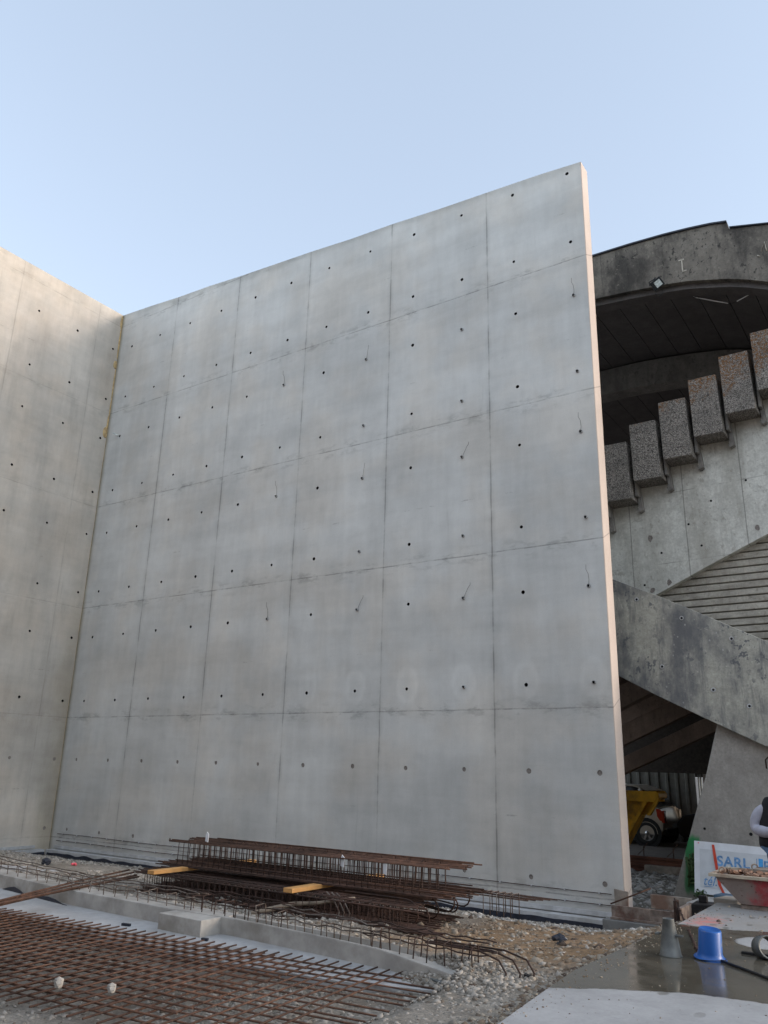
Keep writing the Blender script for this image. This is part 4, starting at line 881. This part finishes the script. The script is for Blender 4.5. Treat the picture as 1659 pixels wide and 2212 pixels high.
b = B((16.45, -4.95, .121)); b.lathe([(.131, .006), (.134, .012), (.130, .017), (.124, .010)], c0, 40, M_=MR); b.obj('rim', M['blue'], bk_)
b = B((16.45, -4.95, .121)); b.tube([(16.455+.136*math.cos(a_), -4.95+.136*math.sin(a_), .130+.006*math.cos(a_)) for a_ in np.linspace(math.pi, 2*math.pi, 16)], .0035, 6); b.obj('handle', M['black'], bk_)
b = B((16.6, -5.05, .13)); b.tube([(16.56, -5.02, .132), (16.8, -5.23, .13), (17.02, -5.44, .13), (17.6, -5.98, .13)], .011, 8); tag(b.obj('steel_bar', M['black']), 'dark bar lying on the slab behind the blue bucket', 'bar')
rg = thing('steel_ring', 'dark steel ring mould standing on edge at the right', 'ring', (16.83, -4.6, .12))
MR = Matrix.Rotation(math.radians(35), 4, 'Z') @ Matrix.Rotation(math.radians(78), 4, 'X'); c0 = Vector((16.84, -4.62, .21)); b = B((16.83, -4.6, .12))
b.lathe([(.088, -.07), (.093, -.07), (.093, .07), (.088, .07), (.078, .07), (.078, -.07), (.088, -.07)], c0, 36, M_=MR); b.obj('ring', M['galv'], rg)
b = B((16.6, -4.5, .12)); b.box((16.62, -4.54, .121), (16.86, -4.49, .137)); tag(b.obj('steel_strip', M['black']), 'flat dark steel strip under the ring mould', 'strip')

sk = thing('mortar_tub', 'battered red and grey steel mortar tub with lifting rings, at the right edge', 'tub', (16.6, -1.6, .12))
b = B((16.6, -1.6, .12))
def frustum(b, x0, x1, y0, y1, z0, X0, X1, Y0, Y1, z1, mi=0):
    n = b.addv([(x0, y0, z0), (x1, y0, z0), (x1, y1, z0), (x0, y1, z0), (X0, Y0, z1), (X1, Y0, z1), (X1, Y1, z1), (X0, Y1, z1)])
    for q in ((0, 1, 5, 4), (1, 2, 6, 5), (2, 3, 7, 6), (3, 0, 4, 7), (3, 2, 1, 0)): b.face([n+i for i in q], mi)
frustum(b, 16.09, 17.2, -1.86, -1.15, .175, 15.84, 17.45, -1.92, -1.05, .46); b.obj('tub_body', M['skip'], sk)
b = B((16.6, -1.6, .12)); b.box((16.09, -1.84, .121), (17.2, -1.76, .172)); b.box((16.09, -1.25, .121), (17.2, -1.17, .172)); b.obj('skid', M['steelrust'], sk)
b = B((16.6, -1.6, .12)); b.box((15.78, -1.96, .455), (17.5, -1.90, .49)); b.box((15.78, -1.07, .455), (17.5, -1.01, .49)); b.box((15.78, -1.90, .455), (15.84, -1.07, .49)); b.box((17.44, -1.90, .455), (17.5, -1.07, .49)); b.obj('rim', M['skiprim'], sk, bevel=.004)
for x, y in ((15.92, -1.85), (16.15, -1.12), (17.35, -1.12), (17.35, -1.85)):
    b = B((x, y, .5)); b.tube([(x+.035*math.cos(a_), y, .52+.035*math.sin(a_)) for a_ in np.linspace(-.6, math.pi+.6, 12)], .009, 7); b.obj('lifting_ring', M['skiprim'], sk)
b = B((16.6, -1.5, .45)); 
for k in range(26): b.box((-.05, -.03, -.012), (.05, .03, .012), 0, Matrix.Translation((15.93+.02*k+random.uniform(-.03, .03), -1.55+random.uniform(-.25, .2), .475+random.uniform(-.01, .025))) @ Matrix.Rotation(random.uniform(-.5, .5), 4, 'Y') @ Matrix.Rotation(random.uniform(0, 3), 4, 'Z') @ Matrix.Rotation(random.uniform(-.6, .6), 4, 'X'))
tag(b.obj('scrap_pile', M['debris']), 'rusty orange scrap heaped in the mortar tub', 'scrap')
b = B((16.6, -1.5, .45)); b.box((16.2, -1.5, .44), (17.2, -1.2, .535)); tag(b.obj('wood_block', M['ply'], bevel=.006), 'brown board lying inside the mortar tub', 'board')
b = B((15.7, -1, .06)); b.prism([(15.62, -1.15), (15.9, -1.15), (16.0, -.8), (15.7, -.8)], .02, .12, ax='z'); tag(b.obj('concrete_chunk', M['beam'], bevel=.01), 'pale concrete slab piece behind the mortar tub', 'slab piece')
b = B((15.4, .5, -.1)); b.prism([(15.25, .45), (15.5, .4), (15.55, .7), (15.3, .75)], -.09, -.04, ax='z'); tag(b.obj('blue_sheet', plain('blue sheet', (.06, .11, .17), .6)), 'flattened blue-grey plastic at the foot of the white sign', 'plastic')
b = B((15.3, .3, -.3)); blob(b, (15.25, .62, -.22), (.42, .3, .12), 4, 0, 3); tag(b.obj('earth_heap', M['darkrub']), 'low dark earth heap below the white sign', 'earth')

# sign leaning on the pier
sg = thing('site_sign', 'white sign board lettered SARL and tél., leaning on the big pier', 'sign', (15.3, 1.05, -.12))
tilt = Matrix.Translation((14.84, 1.02, -.11)) @ Matrix.Rotation(math.radians(-11), 4, 'X') @ Matrix.Rotation(math.radians(1.6), 4, 'Y')
def sgo(name, poly, mat, off):
    b = B((15.3, 1.05, -.12)); n = b.addv([tilt @ Vector((p[0], off[0], p[1])) for p in poly] + [tilt @ Vector((p[0], off[1], p[1])) for p in poly]); k = len(poly)
    b.face([n+i for i in range(k)]); b.face([n+k+i for i in range(k)][::-1])
    for i in range(k): b.face([n+i, n+(i+1) % k, n+k+(i+1) % k, n+k+i])
    return b.obj(name, mat, sg)
sgo('board', [(0, 0), (2.0, 0), (2.0, .75), (0, .75)], M['white'], (0, .012))
sgo('grey_panel', [(.085, .09), (1.9, .07), (1.9, .64), (.08, .64)], M['signgrey'], (-.0035, -.0005))
def text(s, x, z, size, mat, name='lettering', shear=0, ysc=1):
    cu = bpy.data.curves.new(name, 'FONT'); cu.body = s; cu.size = size; cu.extrude = .001; cu.shear = shear; cu.offset = size*(.028 if s == 'SARL' else .008); cu.space_character = 1.08
    o = bpy.data.objects.new('tmp', cu); COL.objects.link(o); dg = bpy.context.evaluated_depsgraph_get(); me = bpy.data.meshes.new_from_object(o.evaluated_get(dg)); bpy.data.objects.remove(o)
    me.transform(tilt @ Matrix.Translation((x, -.006, z)) @ Matrix.Rotation(math.pi/2, 4, 'X') @ Matrix.Diagonal((1, ysc, 1, 1))); me.transform(Matrix.Translation(-Vector((15.3, 1.05, -.12)))); me.materials.clear()
    return link(name, me, mat, sg, (0, 0, 0))
text('SARL', .335, .425, .20, M['signblue'], ysc=1.0)
text('tél.', .125, .13, .15, M['signblue'], shear=.35, ysc=1.25)
text('B', .99, .42, .20, M['signblue'])
text('F3', .44, .30, .10, M['signblue'], name='faded_lettering') if 0 else None
sgo('lettering', [(.14, .105), (.265, .11), (.265, .118), (.14, .113)], M['signblue'], (-.007, -.004))
sgo('lettering', [(.44, .325), (.52, .325), (.52, .36), (.44, .36)], M['signblue'], (-.007, -.004))
sgo('blue_block', [(.93, .40), (.99, .40), (.99, .58), (.93, .585)], M['signcyan'], (-.007, -.004))
sgo('lettering', [(.90, .40), (.908, .40), (.908, .58), (.90, .58)], M['signblue'], (-.007, -.004))
sgo('red_mark', [(.055, .715), (.075, .715), (.075, .73), (.055, .73)], M['pinkp'], (-.004, -.001))
b = B((15.2, 1.0, 0)); TP = [(.285, .715), (.315, .50), (.345, .30), (.37, .15), (.43, .03)]; wv = [.018, .022, .019, .022, .02]
n = b.addv([tilt @ Vector((p[0]-w_, -.016, p[1])) for p, w_ in zip(TP, wv)] + [tilt @ Vector((p[0]+w_, -.013, p[1])) for p, w_ in zip(TP, wv)])
for i in range(4): b.face([n+i, n+5+i, n+6+i, n+1+i])
tag(b.obj('barrier_tape', M['tape']), 'red tape hanging crookedly down the white sign', 'tape')
# weeds
def weed(c, r, n_, label):
    b = B(c)
    for k in range(n_):
        d = Vector((random.gauss(0, 1), random.gauss(0, .6), abs(random.gauss(0, 1)))).normalized(); p = Vector(c)+d*r*random.uniform(.3, 1); u_ = Vector((random.random()-.5, random.random()-.5, random.random()-.5)).normalized()*.028; v_ = u_.cross(d).normalized()*.014
        q = b.addv([p-u_, p+v_, p+u_, p-v_]); b.face([q, q+1, q+2, q+3])
    for k in range(6): b.tube([c, Vector(c)+Vector((random.uniform(-1, 1)*r*.7, 0, r*random.uniform(.5, 1)))], .003, 4)
    tag(b.obj('weed', M['leaf']), label, 'weed')
weed((14.95, .95, -.15), .11, 90, 'small green weed at the lower left corner of the white sign')
b = B((14.82, 1.2, .2)); 
for k in range(26): b.tube([(14.75+random.uniform(-.05, .05), 1.33, random.uniform(-.1, .45)), (14.76+random.uniform(-.09, .13), 1.30, random.uniform(-.1, .45))], .014, 6)
for z_ in (.12, .32, -.0): 
    for k in range(10): blob(b, (14.77+random.uniform(-.05, .06), 1.30, z_+random.uniform(-.05, .05)), (.028, .012, .022), k, 0, 1)
tag(b.obj('climbing_plant', M['leaf']), 'dark leafy stems on the green-sprayed edge of the pier', 'plant')

# small litter
for (x, y, z, s_, mt, nm, lab, cat) in [(15.44, -6.41, .10, (.035, .035, .022), 'black', 'rubber_puck', 'small black rubber puck on the gravel before the slab', 'puck'), (15.56, -6.71, .085, (.03, .03, .025), 'orangest', 'brick_lump', 'orange lump among the stones near the slab', 'lump'),
        (14.93, -4.53, .04, (.08, .07, .06), 'membrane', 'black_lump', 'dark lump on the brown earth near the wall end', 'lump'), (15.0, -4.7, .02, (.05, .06, .05), 'black', 'rubber_scrap', 'black rubber scrap beside the dark lump', 'scrap'),
        (13.07, -8.9, .135, (.05, .05, .05), 'stone', 'white_stone', 'white stone on the mesh near the bottom left', 'stone'), (13.42, -8.73, .125, (.05, .045, .038), 'stone', 'white_stone', 'flatter white stone on the mesh, right of the first', 'stone'),
        (5.7, -4.0, -.02, (.13, .10, .07), 'membrane', 'plastic_heap', 'dark crumpled plastic on the gravel at the far left', 'plastic'), (6.05, -3.7, -.05, (.05, .05, .035), 'pinkp', 'pink_scrap', 'pink plastic scrap on the gravel at the left', 'scrap'),
        (13.42, -5.0+.15, .35, (.001, .001, .001), 'black', None, '', '')]:
    if not nm: continue
    b = B((x, y, z))
    if mt == 'stone': [blob(b, (x+.012*q, y-.008*q, z-.008*q), tuple(c*(.72-.1*q) for c in s_), x+q*2.7, 0, 1) for q in range(3)]
    else:
      for q in range(5): blob(b, (x+s_[0]*random.uniform(-.5, .5), y+s_[1]*random.uniform(-.5, .5), z-.01+s_[2]*random.uniform(-.4, .3)), tuple(c*random.uniform(.45, .75) for c in s_), x+q*3.3, 0, 1)
    b.sm = [False]*len(b.sm)
    tag(b.obj(nm, M[mt]), lab, cat)
for (P_, lab) in ((((11.2, -6.84), (11.3, -6.82), (11.31, -6.85), (11.21, -6.87)), 'dark flat scrap on the white strip by the footing block'), (((12.32, -6.82), (12.38, -6.80), (12.40, -6.84), (12.33, -6.85)), 'dark scrap right of the footing block')):
    b = B((P_[0][0], P_[0][1], .02)); b.prism(P_, .013, .035, ax='z'); tag(b.obj('metal_scrap', M['membrane']), lab, 'scrap')
b = B((15.0, -6.7, .03)); b.prism([(14.75, -6.78), (15.0, -6.9), (15.2, -6.62), (15.0, -6.55)], .03, .05, ax='z'); b.prism([(15.0, -6.68), (15.04, -6.7), (15.05, -6.6)], .05, .12, ax='z'); tag(b.obj('plastic_sheet', plain('grey torn sheet', (.10, .11, .11), .6)), 'torn dark grey sheet at the right end of the beam', 'sheet')

# ------------------------------------------------------------------ person
def skin(name, V_, E_, R_, mat, parent, lvl=2):
    me = bpy.data.meshes.new(name); me.from_pydata(V_, E_, []); o = bpy.data.objects.new('tmp', me); COL.objects.link(o)
    sm_ = o.modifiers.new('s', 'SKIN'); sm_.use_smooth_shade = True; ss_ = o.modifiers.new('u', 'SUBSURF'); ss_.levels = lvl; ss_.render_levels = lvl
    for i, r in enumerate(R_): me.skin_vertices[0].data[i].radius = r if isinstance(r, tuple) else (r, r)
    me.skin_vertices[0].data[0].use_root = True
    dg = bpy.context.evaluated_depsgraph_get(); m2 = bpy.data.meshes.new_from_object(o.evaluated_get(dg)); m2.materials.clear(); bpy.data.objects.remove(o)
    return link(name, m2, mat, parent)
PB = (16.50, -.98, -.15)
pe = thing('person', 'person in a black vest over a grey jersey and jeans, arms folded, at right edge', 'person', PB, math.radians(2))
# local coordinates: x to the image right, -y towards the camera, z up
VV = [(0, 0, .95), (0, 0, 1.12), (0, 0, 1.32), (0, 0, 1.46), (.03, -.01, 1.56), (.06, -.03, 1.66), (.07, -.02, 1.74),
      (-.20, 0, 1.40), (-.275, .0, 1.13), (-.12, -.22, 1.10), (-.02, -.26, 1.12),
      (.20, 0, 1.40), (.275, .0, 1.13), (.13, -.24, 1.16), (.04, -.27, 1.18),
      (-.10, 0, .90), (-.11, -.01, .50), (-.12, .02, .09), (-.12, -.14, .03), (.10, 0, .90), (.11, -.01, .50), (.12, .02, .09), (.12, -.14, .03)]
EE = [(0, 1), (1, 2), (2, 3), (3, 4), (4, 5), (5, 6), (2, 7), (7, 8), (8, 9), (9, 10), (2, 11), (11, 12), (12, 13), (13, 14), (0, 15), (15, 16), (16, 17), (17, 18), (0, 19), (19, 20), (20, 21), (21, 22)]
RR = [(.14, .10), (.13, .10), (.15, .11), .06, .055, (.075, .09), (.065, .075), .062, .045, .035, .028, .062, .045, .035, .028, .085, .058, .042, .035, .085, .058, .042, .035]
nb = len(VV)
for (bx0, sx) in ((10, 1), (14, -1)):
    c0 = Vector(VV[bx0])
    for q, (dx, dy, dz, L) in enumerate([(.5, -.35, .5, .055), (.9, -.25, .28, .075), (.95, -.2, .05, .082), (.9, -.2, -.18, .076), (.8, -.15, -.4, .06)]):
        d = Vector((dx*sx, dy, dz)).normalized(); p1 = c0+d*(L*.45)+Vector((0, 0, dz*.03)); p2 = c0+d*L+Vector((.006*sx, .02, dz*.03)); p3 = p2+Vector((.01*sx, .025, 0))
        n = len(VV); VV += [tuple(p1), tuple(p2), tuple(p3)]; EE += [(bx0, n), (n, n+1), (n+1, n+2)]; RR += [.0105, .009, .008]
body = skin('body', VV, EE, RR, M['skin'], pe)
skin('jersey', [(0, 0, 1.05), (0, 0, 1.30), (0, 0, 1.42), (-.235, 0, 1.32), (-.30, .0, 1.22), (-.305, .0, 1.11), (-.17, -.19, 1.09), (-.04, -.25, 1.11), (.205, 0, 1.385), (.285, .0, 1.25), (.29, .0, 1.11), (.17, -.2, 1.13), (.06, -.25, 1.16)],
     [(0, 1), (1, 2), (2, 3), (3, 4), (4, 5), (5, 6), (6, 7), (2, 8), (8, 9), (9, 10), (10, 11), (11, 12)], [(.15, .11), (.16, .12), .09, .10, .092, .085, .07, .055, .10, .092, .085, .07, .055], M['knit'], pe)
skin('vest', [(0, 0, .82), (0, 0, .98), (0, 0, 1.20), (0, 0, 1.36), (-.23, 0, 1.40), (.23, 0, 1.40), (0, 0, 1.50)], [(0, 1), (1, 2), (2, 3), (3, 4), (3, 5), (3, 6)], [(.33, .20), (.32, .20), (.33, .20), (.29, .18), (.16, .14), (.16, .14), (.11, .10)], M['vest'], pe)
skin('jeans', [(0, 0, .92), (-.10, 0, .84), (-.11, -.01, .50), (-.12, .02, .12), (.10, 0, .84), (.11, -.01, .50), (.12, .02, .12)], [(0, 1), (1, 2), (2, 3), (0, 4), (4, 5), (5, 6)], [(.22, .16), .135, .095, .08, .135, .095, .08], M['jeans'], pe)
skin('shoe', [(-.12, .05, .05), (-.12, -.06, .05), (-.12, -.17, .04)], [(0, 1), (1, 2)], [.05, .05, .042], M['black'], pe)
skin('shoe', [(.12, .05, .05), (.12, -.06, .05), (.12, -.17, .04)], [(0, 1), (1, 2)], [.05, .05, .042], M['black'], pe)
skin('hair', [(.065, .03, 1.70), (.07, .0, 1.76), (.06, .05, 1.64)], [(0, 1), (0, 2)], [(.085, .085), (.07, .08), (.06, .05)], M['hair'], pe)
for sx in (-1, 1):
    b = B(); blob(b, (.06+sx*.030, -.118, 1.685), (.014, .008, .008), 1, 0, 1); link('eye', b.mesh('eye'), M['hair'], pe)
    b = B(); blob(b, (.06+sx*.085, -.02, 1.67), (.012, .02, .032), 2, 0, 2); link('ear', b.mesh('ear'), M['skin'], pe)
b = B(); blob(b, (.06, -.128, 1.65), (.014, .018, .024), 1, 0, 2); link('nose', b.mesh('nose'), M['skin'], pe)
b = B(); blob(b, (.06, -.116, 1.612), (.026, .008, .007), 1, 0, 2); link('mouth', b.mesh('mouth'), plain('lips', (.25, .09, .08), .5), pe)

# ------------------------------------------------------------------ unseen building added behind the viewer to shade the lower walls
ob = thing('shading_building', 'unseen long building added behind the camera to shade the lower walls', 'building', (10, -30, -.2))
b = B((10, -30, -.2)); b.box((-45, -46, -.2), (60, -30, 16.5)); b.obj('wall', M['inner'], ob)
for i in range(24):
    for j in range(4):
        b = B((10, -30, -.2)); b.box((-42+4.2*i, -30.03, 1.2+3.6*j), (-39.6+4.2*i, -29.97, 3.0+3.6*j)); b.obj('window', M['glass'], ob)
